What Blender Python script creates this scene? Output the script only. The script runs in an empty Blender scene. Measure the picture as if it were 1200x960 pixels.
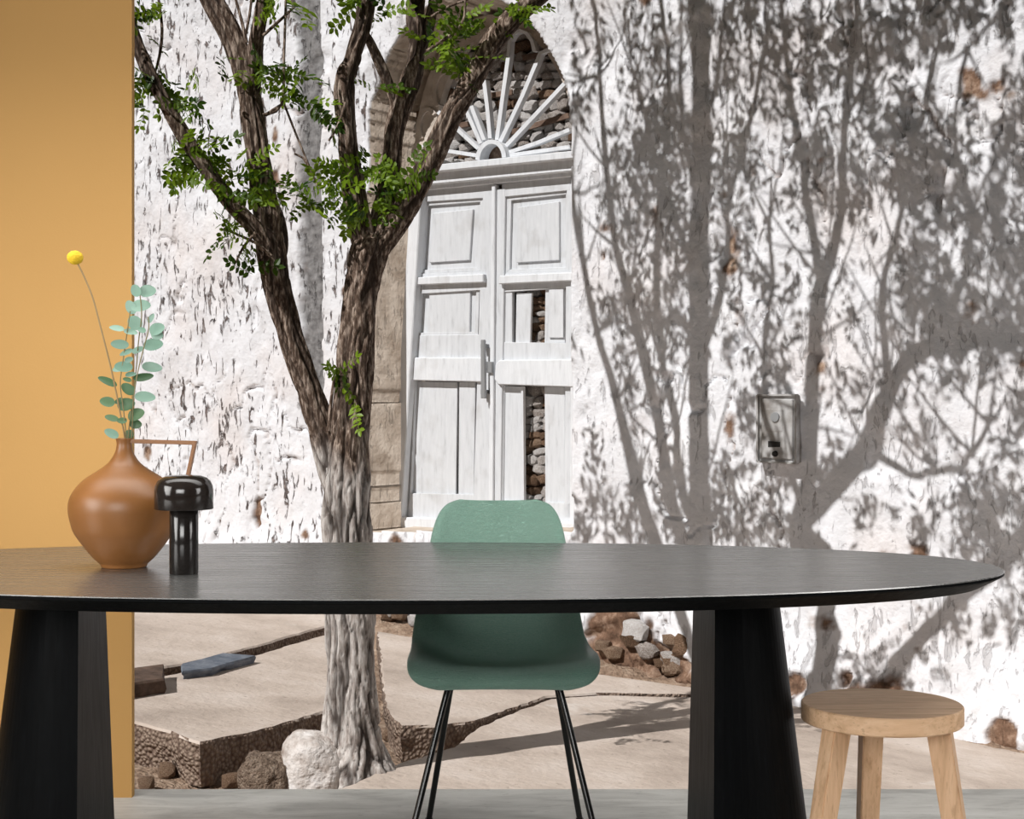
import bpy, bmesh, math, random
import numpy as np
from mathutils import Vector, Matrix

random.seed(7)
rng = np.random.default_rng(7)
SC = bpy.context.scene
COL = SC.collection
F = 1800.0
CZ = 1.10          # eye height above the room floor

# ------------------------------------------------------------------ camera
cam = bpy.data.cameras.new('camera')
cam.lens = 54.0
cam.sensor_width = 36.0
cam.shift_y = -8 / 1200
cam.clip_end = 200
camo = bpy.data.objects.new('camera', cam)
camo.location = (0, 0, CZ)
camo.rotation_euler = (math.pi / 2, 0, 0)
COL.objects.link(camo)
SC.camera = camo

# ------------------------------------------------------------------ view, sky, sun, unseen fill lights
SC.view_settings.view_transform = 'Standard'
SC.view_settings.look = 'None'
SC.view_settings.gamma = 1
SC.view_settings.exposure = 0.0
SC.view_settings.use_curve_mapping = False

ELEV = math.radians(44)
AZX, AZY = 0.72, 0.69           # horizontal travel of the sunlight
_l = math.hypot(AZX, AZY)
AZX /= _l
AZY /= _l
SUN = Vector((-AZX * math.cos(ELEV), -AZY * math.cos(ELEV), math.sin(ELEV)))   # towards the sun

w = bpy.data.worlds.new('sky')
w.use_nodes = True
SC.world = w
nt = w.node_tree
sky = nt.nodes.new('ShaderNodeTexSky')
sky.sky_type = 'NISHITA'
sky.sun_disc = False
sky.sun_elevation = ELEV
sky.sun_rotation = math.atan2(SUN.x, SUN.y)
hsv = nt.nodes.new('ShaderNodeHueSaturation')
hsv.inputs['Saturation'].default_value = 0.35
nt.links.new(sky.outputs[0], hsv.inputs['Color'])
nt.links.new(hsv.outputs[0], nt.nodes['Background'].inputs[0])
nt.nodes['Background'].inputs[1].default_value = 0.003

sl = bpy.data.lights.new('sun', 'SUN')
sl.energy = 4.3
sl.angle = math.radians(0.3)
sl.color = (1.0, 0.975, 0.95)
so = bpy.data.objects.new('sun', sl)
so.rotation_euler = SUN.to_track_quat('Z', 'Y').to_euler()
so.location = (-5, -5, 8)
COL.objects.link(so)


def area(name, loc, target, sx, sy, watts, color=(1, 1, 1), spread=180):
    a = bpy.data.lights.new(name, 'AREA')
    a.shape = 'RECTANGLE'
    a.size, a.size_y = sx, sy
    a.energy = watts
    a.spread = math.radians(spread)
    a.color = color
    o = bpy.data.objects.new(name, a)
    o.location = loc
    d = Vector(target) - Vector(loc)
    o.rotation_euler = d.to_track_quat('-Z', 'Y').to_euler()
    COL.objects.link(o)
    return o


area('left_fill_light', (-3.0, 1.9, 1.5), (-0.2, 3.3, 0.7), 1.8, 1.7, 30, (1, 0.98, 0.95), 90)  # soft light from an unseen source on the left; no window modelled
area('right_fill_light', (3.0, 2.0, 1.5), (0, 3.0, 0.6), 1.2, 1.5, 11, (1, 0.98, 0.96), 90)  # weaker unseen side light; the wall beside it is solid
area('overhead_fill_light', (0.1, 3.35, 2.42), (0.1, 3.35, 0.0), 4.6, 0.9, 36, (1, 0.98, 0.95), 120)  # overhead fill added to brighten the floor and stool; no fixture there
area('rear_fill_light', (-0.9, -1.2, 1.75), (-0.5, 4.2, 0.95), 2.4, 1.3, 22, (1, 0.99, 0.97), 75)  # fill added behind the camera to lift chair, legs and ochre wall

# ------------------------------------------------------------------ helpers
def tag(o, label=None, cat=None, group=None, kind=None):
    if label:
        o['label'] = label
    if cat:
        o['category'] = cat
    if group:
        o['group'] = group
    if kind:
        o['kind'] = kind
    return o


def empty(name, loc, rz=0.0):
    o = bpy.data.objects.new(name, None)
    o.empty_display_size = 0.1
    o.location = loc
    o.rotation_euler = (0, 0, rz)
    COL.objects.link(o)
    return o


def link(name, me, mat=None, parent=None, loc=None, smooth=False):
    if mat is not None and len(me.materials) == 0:
        me.materials.append(mat)
    if smooth:
        me.polygons.foreach_set('use_smooth', [True] * len(me.polygons))
    o = bpy.data.objects.new(name, me)
    COL.objects.link(o)
    if loc is not None:
        o.location = loc
    if parent is not None:
        o.parent = parent
        # meshes are made in world space unless a location is given
        if loc is None:
            o.matrix_parent_inverse = parent_world(parent).inverted()
    return o


def parent_world(p):
    m = Matrix.Translation(p.location) @ p.rotation_euler.to_matrix().to_4x4()
    if p.parent:
        m = parent_world(p.parent) @ p.matrix_parent_inverse @ m
    return m


def pyd(name, verts, faces):
    me = bpy.data.meshes.new(name)
    me.from_pydata([tuple(v) for v in verts], [], faces)
    me.update()
    return me


def grid_mesh(name, V, nu, nv, keep=None):
    """V: (nv,nu,3) array"""
    me = bpy.data.meshes.new(name)
    idx = np.arange(nu * nv).reshape(nv, nu)
    q = np.stack([idx[:-1, :-1], idx[:-1, 1:], idx[1:, 1:], idx[1:, :-1]], -1).reshape(-1, 4)
    if keep is not None:
        q = q[keep.reshape(-1)]
    me.vertices.add(nu * nv)
    me.vertices.foreach_set('co', V.reshape(-1).astype(np.float32))
    me.loops.add(q.size)
    me.loops.foreach_set('vertex_index', q.reshape(-1).astype(np.int32))
    me.polygons.add(len(q))
    me.polygons.foreach_set('loop_start', np.arange(0, q.size, 4, dtype=np.int32))
    me.polygons.foreach_set('use_smooth', np.ones(len(q), dtype=bool))
    me.update(calc_edges=True)
    return me


def attr(me, name, arr):
    a = me.attributes.new(name, 'FLOAT', 'POINT')
    a.data.foreach_set('value', np.asarray(arr, dtype=np.float32).reshape(-1))


def bm_mesh(name, bm):
    me = bpy.data.meshes.new(name)
    bmesh.ops.recalc_face_normals(bm, faces=bm.faces[:])
    bm.to_mesh(me)
    bm.free()
    return me


# hash noise ---------------------------------------------------------------
def _h(ix, iy, iz, seed):
    n = (ix * 374761393 + iy * 668265263 + iz * 2147483647 + seed * 974634777) & 0xffffffff
    n = ((n ^ (n >> 13)) * 1274126177) & 0xffffffff
    n = (n ^ (n >> 16)) & 0xffffffff
    return n.astype(np.float64) / 4294967295.0


def vnoise(x, y, z=None, seed=0):
    x = np.asarray(x, float)
    y = np.asarray(y, float)
    z = np.zeros_like(x) if z is None else np.asarray(z, float)
    ix, iy, iz = (np.floor(v).astype(np.int64) for v in (x, y, z))
    fx, fy, fz = x - ix, y - iy, z - iz
    fx, fy, fz = (v * v * (3 - 2 * v) for v in (fx, fy, fz))
    r = 0
    for a in (0, 1):
        wa = fx if a else 1 - fx
        for b in (0, 1):
            wb = fy if b else 1 - fy
            for c in (0, 1):
                wc = fz if c else 1 - fz
                r = r + wa * wb * wc * _h(ix + a, iy + b, iz + c, seed)
    return r * 2 - 1


def fbm(x, y, z=None, seed=0, octv=4, gain=0.5):
    s, a, t = 0, 1.0, 0
    for i in range(octv):
        s = s + a * vnoise(np.asarray(x) * 2 ** i, np.asarray(y) * 2 ** i, None if z is None else np.asarray(z) * 2 ** i, seed + i * 17)
        t += a
        a *= gain
    return s / t


def sstep(a, b, x):
    t = np.clip((x - a) / (b - a), 0, 1)
    return t * t * (3 - 2 * t)


# materials ---------------------------------------------------------------
class Mat:
    def __init__(self, name, color=(0.5, 0.5, 0.5), rough=0.5, metal=0.0, spec=0.5):
        self.m = bpy.data.materials.new(name)
        self.m.use_nodes = True
        self.t = self.m.node_tree
        self.b = self.t.nodes['Principled BSDF']
        self.b.inputs['Base Color'].default_value = (*color, 1)
        self.b.inputs['Roughness'].default_value = rough
        self.b.inputs['Metallic'].default_value = metal
        self.b.inputs['Specular IOR Level'].default_value = spec
        self.co = None

    def n(self, typ, **kw):
        nd = self.t.nodes.new(typ)
        for k, v in kw.items():
            if k.startswith('i_'):
                nd.inputs[k[2:].replace('_', ' ')].default_value = v
            else:
                setattr(nd, k, v)
        return nd

    def l(self, a, b):
        self.t.links.new(a, b)

    def coord(self, scale=(1, 1, 1), rot=(0, 0, 0), kind='Object'):
        tc = self.n('ShaderNodeTexCoord')
        mp = self.n('ShaderNodeMapping')
        mp.inputs['Scale'].default_value = scale
        mp.inputs['Rotation'].default_value = rot
        self.l(tc.outputs[kind], mp.inputs['Vector'])
        return mp.outputs[0]

    def noise(self, scale, detail=4, co=None, rough=0.5, dist=0.0):
        nd = self.n('ShaderNodeTexNoise')
        nd.inputs['Scale'].default_value = scale
        nd.inputs['Detail'].default_value = detail
        nd.inputs['Roughness'].default_value = rough
        nd.inputs['Distortion'].default_value = dist
        if co is not None:
            self.l(co, nd.inputs['Vector'])
        return nd.outputs['Fac']

    def ramp(self, fac, stops):
        r = self.n('ShaderNodeValToRGB')
        el = r.color_ramp.elements
        while len(el) < len(stops):
            el.new(0.5)
        for e, (p, c) in zip(el, stops):
            e.position = p
            e.color = (*c, 1) if isinstance(c, tuple) else (c, c, c, 1)
        self.l(fac, r.inputs[0])
        return r.outputs[0]

    def mix(self, fac, a, b, mode='MIX'):
        m = self.n('ShaderNodeMix', data_type='RGBA', blend_type=mode)
        for s, v in ((m.inputs[0], fac), (m.inputs[6], a), (m.inputs[7], b)):
            if isinstance(v, (int, float)):
                s.default_value = v
            elif isinstance(v, tuple):
                s.default_value = (*v, 1)
            else:
                self.l(v, s)
        return m.outputs[2]

    def math(self, op, a, b=0.0, clamp=False):
        m = self.n('ShaderNodeMath', operation=op, use_clamp=clamp)
        for s, v in ((m.inputs[0], a), (m.inputs[1], b)):
            if isinstance(v, (int, float)):
                s.default_value = v
            else:
                self.l(v, s)
        return m.outputs[0]

    def at(self, name):
        a = self.n('ShaderNodeAttribute', attribute_name=name)
        return a.outputs['Fac']

    def color(self, c):
        self.l(c, self.b.inputs['Base Color'])
        return self

    def roughness(self, r):
        self.l(r, self.b.inputs['Roughness'])
        return self

    def bump(self, h, strength=0.5, dist=0.01):
        bp = self.n('ShaderNodeBump')
        bp.inputs['Strength'].default_value = strength
        bp.inputs['Distance'].default_value = dist
        self.l(h, bp.inputs['Height'])
        self.l(bp.outputs[0], self.b.inputs['Normal'])
        return self


# geometry of the street wall --------------------------------------------
KA, KB = 0.06534, 3.7e-5
TN = Vector((0.7959, -0.6055, 0))       # along the wall, to the right
NN = Vector((-0.6055, -0.7959, 0))      # out of the wall, towards the viewer
O_ = Vector((-0.128, 11.52, 0))


def WZ(px, d=0.0):
    return (1 + 0.11 * d) / (KA + KB * px)


def WP(px, py, d=0.0):
    """point of the wall plane (pushed d metres behind its face) seen at a pixel"""
    Z = WZ(px, d)
    return Vector(((px - 600) / F * Z, Z, CZ - (py - 472) / F * Z))


def at(px, py, Z):
    return Vector(((px - 600) / F * Z, Z, CZ - (py - 472) / F * Z))


G0, GX = CZ - 1.79, -0.087


def gz(x, y=0):
    return G0 + GX * x


def GP(px, py, dz=0.0):
    """point of the street plane (raised dz) seen at a pixel"""
    k = (px - 600) / F
    # CZ-(py-472)/F*Z = G0+dz+GX*k*Z
    Z = (CZ - G0 - dz) / ((py - 472) / F + GX * k)
    return Vector((k * Z, Z, G0 + dz + GX * k * Z))


# ------------------------------------------------------------------ materials
def mk_stucco():
    m = Mat('whitewashed_plaster', rough=0.9, spec=0.2)
    co = m.coord((1, 1, 1))
    cv = m.coord((1.0, 1.0, 0.33))
    white = m.ramp(m.noise(2.2, 5, co), [(0.3, (0.70, 0.70, 0.72)), (0.55, (0.79, 0.80, 0.835)), (0.8, (0.86, 0.865, 0.885))])
    warm = m.ramp(m.noise(1.3, 4, co), [(0.5, 0.0), (0.72, 0.35)])
    white = m.mix(warm, white, (0.72, 0.60, 0.54))
    pits = m.noise(19.0, 6, cv, 0.62, 0.6)
    clus = m.noise(1.6, 3, co)
    pv = m.math('ADD', pits, m.math('MULTIPLY', clus, 0.22))
    pitm = m.ramp(pv, [(0.69, 0.0), (0.75, 1.0)])
    pitm = m.math('MULTIPLY', pitm, m.at('pitty'))
    browns = m.ramp(m.noise(14, 4, co), [(0.3, (0.05, 0.042, 0.04)), (0.55, (0.17, 0.135, 0.125)), (0.75, (0.42, 0.37, 0.35))])
    c = m.mix(pitm, white, browns)
    ex = m.at('expose')
    adobe = m.ramp(m.noise(7, 6, co, 0.7), [(0.3, (0.05, 0.03, 0.02)), (0.5, (0.20, 0.12, 0.08)), (0.65, (0.42, 0.30, 0.22)), (0.8, (0.72, 0.66, 0.62))])
    c = m.mix(ex, c, adobe)
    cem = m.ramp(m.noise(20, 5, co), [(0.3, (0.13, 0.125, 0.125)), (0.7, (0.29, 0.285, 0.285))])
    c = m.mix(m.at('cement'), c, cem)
    rev = m.ramp(m.noise(6, 5, co), [(0.3, (0.36, 0.29, 0.23)), (0.7, (0.62, 0.54, 0.46))])
    c = m.mix(m.math('MULTIPLY', m.at('reveal'), 30.0, True), c, rev)
    m.color(c)
    h = m.math('ADD', m.math('MULTIPLY', m.noise(30, 5, co), 0.35), m.math('MULTIPLY', m.noise(9, 3, co), 0.6))
    h = m.math('SUBTRACT', h, m.math('MULTIPLY', pitm, 0.9))
    m.bump(h, 0.75, 0.03)
    return m.m


def mk_door_paint(name='weathered_white_paint', base=0.66):
    m = Mat(name, rough=0.75, spec=0.25)
    co = m.coord((5, 5, 0.8))
    g = m.noise(6, 6, co, 0.6)
    c = m.ramp(g, [(0.25, (base * 0.7, base * 0.72, base * 0.75)), (0.42, (base * 0.9, base * 0.93, base * 0.97)), (0.75, (base * 1.02, base * 1.05, base * 1.09))])
    st = m.ramp(m.noise(5, 5, m.coord((1, 1, 1))), [(0.56, 0.0), (0.75, 0.4)])
    c = m.mix(st, c, (0.40, 0.39, 0.38))
    m.color(c).bump(g, 0.35, 0.006)
    return m.m


def mk_bark():
    m = Mat('bark', rough=0.9, spec=0.15)
    co = m.coord((14, 14, 3))
    fine = m.noise(5, 6, co, 0.65)
    brown = m.ramp(fine, [(0.3, (0.022, 0.015, 0.012)), (0.48, (0.13, 0.088, 0.065)), (0.63, (0.50, 0.40, 0.33))])
    lime = m.ramp(fine, [(0.25, (0.16, 0.12, 0.10)), (0.42, (0.44, 0.39, 0.36)), (0.66, (0.76, 0.73, 0.70))])
    c = m.mix(m.at('lime'), brown, lime)
    cr = m.at('crack')
    c = m.mix(m.math('MULTIPLY', cr, 0.93), c, (0.03, 0.02, 0.015))
    m.color(c).bump(fine, 0.8, 0.012)
    return m.m


def mk_leaf(name, c1, c2, trans=0.35):
    m = Mat(name, rough=0.45, spec=0.4)
    oi = m.n('ShaderNodeObjectInfo')
    n1 = m.noise(3.5, 2, m.coord((1, 1, 1), kind='Object'))
    f = m.math('ADD', m.math('MULTIPLY', oi.outputs['Random'], 0.55), m.math('MULTIPLY', n1, 0.5))
    c = m.ramp(f, [(0.2, c1), (0.85, c2)])
    m.color(c)
    out = m.t.nodes['Material Output']
    tr = m.n('ShaderNodeBsdfTranslucent')
    mx = m.n('ShaderNodeMixShader')
    mx.inputs[0].default_value = trans
    m.l(c, tr.inputs['Color'])
    m.l(m.b.outputs[0], mx.inputs[1])
    m.l(tr.outputs[0], mx.inputs[2])
    m.l(mx.outputs[0], out.inputs['Surface'])
    return m.m


def mk_slab():
    m = Mat('worn_concrete', rough=0.9, spec=0.2)
    co = m.coord((1, 1, 1))
    c = m.ramp(m.noise(1.8, 7, co, 0.6), [(0.3, (0.40, 0.33, 0.28)), (0.5, (0.55, 0.465, 0.40)), (0.68, (0.64, 0.56, 0.50))])
    sp = m.ramp(m.noise(26, 4, co), [(0.66, 0.0), (0.72, 0.6)])
    c = m.mix(sp, c, (0.25, 0.19, 0.15))
    wh = m.ramp(m.noise(1.1, 5, co, 0.7), [(0.62, 0.0), (0.70, 0.55)])
    c = m.mix(wh, c, (0.76, 0.72, 0.68))
    geo = m.n('ShaderNodeNewGeometry')
    sep = m.n('ShaderNodeSeparateXYZ')
    m.l(geo.outputs['True Normal'], sep.inputs[0])
    side = m.math('LESS_THAN', sep.outputs['Z'], 0.6)
    vo = m.n('ShaderNodeTexVoronoi')
    vo.inputs['Scale'].default_value = 46
    m.l(co, vo.inputs['Vector'])
    agg = m.ramp(vo.outputs['Distance'], [(0.1, (0.36, 0.28, 0.22)), (0.8, (0.16, 0.11, 0.085))])
    c = m.mix(side, c, agg)
    m.color(c)
    hh = m.math('MULTIPLY', m.math('MULTIPLY', vo.outputs['Distance'], side), -2.5)
    m.bump(m.math('ADD', m.noise(22, 6, co), hh), 0.6, 0.018)
    return m.m


def mk_rock(name, c1, c2, c3, sc=9, bump=0.03):
    m = Mat(name, rough=0.92, spec=0.2)
    co = m.coord((1, 1, 1))
    oi = m.n('ShaderNodeObjectInfo')
    n1 = m.noise(sc, 6, co, 0.65)
    f = m.math('ADD', m.math('MULTIPLY', n1, 0.8), m.math('MULTIPLY', oi.outputs['Random'], 0.2))
    m.color(m.ramp(f, [(0.3, c1), (0.52, c2), (0.72, c3)])).bump(m.noise(sc * 3, 5, co), 0.8, bump)
    return m.m


def mk_floor():
    m = Mat('grey_concrete_floor', rough=0.55, spec=0.4)
    co = m.coord((1, 1, 1))
    cs = m.coord((1.2, 4.0, 1))
    a = m.noise(3.2, 8, cs, 0.62, 0.6)
    c = m.ramp(a, [(0.28, (0.36, 0.35, 0.33)), (0.5, (0.56, 0.55, 0.52)), (0.7, (0.68, 0.67, 0.64))])
    p = m.ramp(m.noise(20, 5, cs, 0.6), [(0.62, 0.0), (0.70, 0.55)])
    c = m.mix(p, c, (0.24, 0.23, 0.215))
    m.color(c).bump(m.noise(30, 6, cs), 0.25, 0.004)
    return m.m


def mk_ochre():
    m = Mat('ochre_wall_paint', rough=0.75, spec=0.25)
    co = m.coord((1, 1, 1))
    c = m.ramp(m.noise(1.2, 3, co), [(0.3, (0.56, 0.32, 0.108)), (0.7, (0.60, 0.345, 0.12))])
    m.color(c).bump(m.noise(160, 3, co), 0.12, 0.002)
    return m.m


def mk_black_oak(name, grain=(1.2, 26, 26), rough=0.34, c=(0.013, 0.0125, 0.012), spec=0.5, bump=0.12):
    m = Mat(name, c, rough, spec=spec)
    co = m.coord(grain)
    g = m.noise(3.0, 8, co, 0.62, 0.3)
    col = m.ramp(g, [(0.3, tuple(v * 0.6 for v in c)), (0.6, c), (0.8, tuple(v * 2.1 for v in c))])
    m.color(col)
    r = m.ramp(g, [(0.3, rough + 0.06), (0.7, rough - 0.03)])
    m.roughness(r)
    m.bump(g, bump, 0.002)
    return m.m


def mk_oak(name, grain):
    m = Mat(name, rough=0.5, spec=0.35)
    co = m.coord(grain)
    g = m.noise(4.0, 8, co, 0.6, 0.5)
    g2 = m.noise(14.0, 4, co, 0.5)
    c = m.ramp(g, [(0.25, (0.50, 0.30, 0.165)), (0.5, (0.68, 0.44, 0.265)), (0.75, (0.78, 0.54, 0.35))])
    p = m.ramp(g2, [(0.58, 0.0), (0.68, 0.4)])
    c = m.mix(p, c, (0.33, 0.17, 0.08))
    m.color(c).bump(g2, 0.1, 0.002)
    return m.m


def mk_fibreglass():
    m = Mat('green_fibreglass', (0.10, 0.22, 0.165), 0.30, spec=0.6)
    co = m.coord((1, 1, 1))
    c = m.ramp(m.noise(3, 4, co), [(0.3, (0.19, 0.36, 0.28)), (0.7, (0.25, 0.44, 0.355))])
    # fine glass strands in random directions
    acc = None
    for i, r in enumerate((0.3, 1.2, 2.1, 2.8)):
        s = m.noise(6 + i, 3, m.coord((3, 22, 22), (0.3 * i, r, 0.5 * r)), 0.5, 2.2)
        s = m.ramp(m.math('ABSOLUTE', m.math('SUBTRACT', s, 0.5)), [(0.0, 1.0), (0.035, 0.0)])
        acc = s if acc is None else m.math('MAXIMUM', acc, s)
    c = m.mix(m.math('MULTIPLY', acc, 0.40), c, (0.50, 0.66, 0.57))
    m.color(c).bump(acc, 0.7, 0.006)
    return m.m


def mk_vase():
    m = Mat('terracotta_brown_glaze', (0.30, 0.135, 0.045), 0.38, spec=0.45)
    co = m.coord((1, 1, 1))
    m.color(m.ramp(m.noise(8, 4, co), [(0.3, (0.20, 0.082, 0.022)), (0.7, (0.26, 0.108, 0.031))]))
    m.bump(m.noise(60, 3, co), 0.05, 0.002)
    return m.m


STUCCO = mk_stucco()
PAINT = mk_door_paint()
PAINT2 = mk_door_paint('weathered_frame_paint', 0.74)
BARK = mk_bark()
LEAF = mk_leaf('locust_leaf', (0.018, 0.055, 0.006), (0.26, 0.40, 0.02), 0.45)
EUCA = mk_leaf('eucalyptus_leaf', (0.13, 0.25, 0.185), (0.27, 0.42, 0.34), 0.15)
EUCA2 = mk_leaf('eucalyptus_dark_leaf', (0.06, 0.14, 0.06), (0.12, 0.21, 0.11), 0.15)
SLAB = mk_slab()
SOIL = mk_rock('stony_soil', (0.10, 0.065, 0.045), (0.30, 0.21, 0.15), (0.50, 0.39, 0.30), 12, 0.05)
ROCKB = mk_rock('brown_fieldstone', (0.07, 0.045, 0.03), (0.26, 0.16, 0.10), (0.52, 0.40, 0.30), 9)
ROCKW = mk_rock('limewashed_fieldstone', (0.26, 0.19, 0.15), (0.68, 0.64, 0.61), (0.84, 0.83, 0.83), 8)
AGG = mk_rock('pebbly_concrete', (0.08, 0.055, 0.04), (0.27, 0.20, 0.15), (0.52, 0.43, 0.35), 30, 0.07)
MORTAR = mk_rock('dark_mortar', (0.03, 0.02, 0.015), (0.14, 0.09, 0.065), (0.34, 0.26, 0.20), 10)
SLATE = mk_rock('blue_grey_slate', (0.07, 0.085, 0.11), (0.13, 0.15, 0.185), (0.22, 0.24, 0.27), 10, 0.01)
FLOOR = mk_floor()
OCHRE = mk_ochre()
WHITE = Mat('grey_room_paint', (0.30, 0.29, 0.28), 0.8).m
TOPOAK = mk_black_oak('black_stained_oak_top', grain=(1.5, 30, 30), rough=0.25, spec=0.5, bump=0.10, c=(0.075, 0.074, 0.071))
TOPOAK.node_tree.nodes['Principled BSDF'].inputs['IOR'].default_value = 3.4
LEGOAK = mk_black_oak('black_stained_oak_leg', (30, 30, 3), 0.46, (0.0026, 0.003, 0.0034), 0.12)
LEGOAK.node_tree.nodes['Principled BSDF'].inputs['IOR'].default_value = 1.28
OAKT = mk_oak('oiled_oak_seat', (1.5, 14, 14))
OAKL = mk_oak('oiled_oak_leg', (16, 16, 1.6))
FIBRE = mk_fibreglass()
VASE = mk_vase()
LAMPB = Mat('polished_black_lacquer', (0.012, 0.010, 0.009), 0.14, spec=0.5).m
LAMPG = Mat('brown_black_gloss_shade', (0.016, 0.012, 0.010), 0.13, spec=0.5).m
BLACKT = Mat('black_powder_steel', (0.012, 0.012, 0.012), 0.22, 0.3, 0.6).m
STEMM = Mat('dry_stem', (0.30, 0.20, 0.09), 0.7).m
STEMG = Mat('reddish_green_stem', (0.20, 0.17, 0.08), 0.7).m
YELM = Mat('yellow_bloom', (0.80, 0.52, 0.02), 0.8)
YELM.bump(YELM.noise(300, 2, YELM.coord()), 1.0, 0.003)
YEL = YELM.m
METALG = Mat('galvanised_box', (0.50, 0.50, 0.49), 0.5, 0.35, 0.4)
METALG.color(METALG.ramp(METALG.noise(9, 5, METALG.coord()), [(0.35, (0.30, 0.28, 0.26)), (0.6, (0.56, 0.56, 0.56))]))
METALG = METALG.m
RUST = Mat('rusted_edge', (0.13, 0.07, 0.05), 0.8).m
DARK = Mat('dark_opening', (0.02, 0.018, 0.016), 0.7).m
IRON = Mat('grey_iron', (0.34, 0.35, 0.36), 0.55, 0.5).m
DIRTW = mk_rock('dark_sawn_block', (0.06, 0.04, 0.03), (0.15, 0.10, 0.075), (0.25, 0.18, 0.14), 8, 0.01)


# ------------------------------------------------------------------ box builders
def box_mesh(name, x0, x1, y0, y1, z0, z1, bev=0.0):
    bm = bmesh.new()
    v = [bm.verts.new((x, y, z)) for z in (z0, z1) for y in (y0, y1) for x in (x0, x1)]
    for f in ((0, 2, 3, 1), (4, 5, 7, 6), (0, 1, 5, 4), (2, 6, 7, 3), (0, 4, 6, 2), (1, 3, 7, 5)):
        bm.faces.new([v[i] for i in f])
    if bev:
        bmesh.ops.bevel(bm, geom=bm.edges[:], offset=bev, segments=1, affect='EDGES')
    return bm_mesh(name, bm)


def box(name, x0, x1, y0, y1, z0, z1, mat, parent=None, bev=0.0):
    return link(name, box_mesh(name, x0, x1, y0, y1, z0, z1, bev), mat, parent)


# ------------------------------------------------------------------ THE ROOM
FY = CZ * F / 453.0            # floor ends here and the yard begins  (4.37)
OY = CZ * F / 463.0            # ochre partition face (4.276)
OX = (154.5 - 600) / F * OY
tag(box('floor', -3.2, 3.2, -1.6, FY, -0.16, 0.0, FLOOR), kind='structure')
tag(box('trim_1', -3.2, 3.2, FY - 0.35, FY - 0.01, G0 - 0.5, -0.161, SLAB), kind='structure')
tag(box('wall_left', -3.2, OX, OY, OY + 0.03, 0.0, 2.45, OCHRE), kind='structure')
tag(box('wall_side', -3.3, -3.2, -1.6, OY + 0.03, 0.0, 2.45, WHITE), kind='structure')
tag(box('wall_right', 3.2, 3.3, -1.6, FY, 0.0, 2.45, WHITE), kind='structure')
tag(box('wall_rear', -3.3, 3.3, -1.7, -1.6, 0.0, 2.45, WHITE), kind='structure')
tag(box('ceiling', -3.3, 3.3, -1.7, FY, 2.45, 2.53, WHITE), kind='structure')

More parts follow.
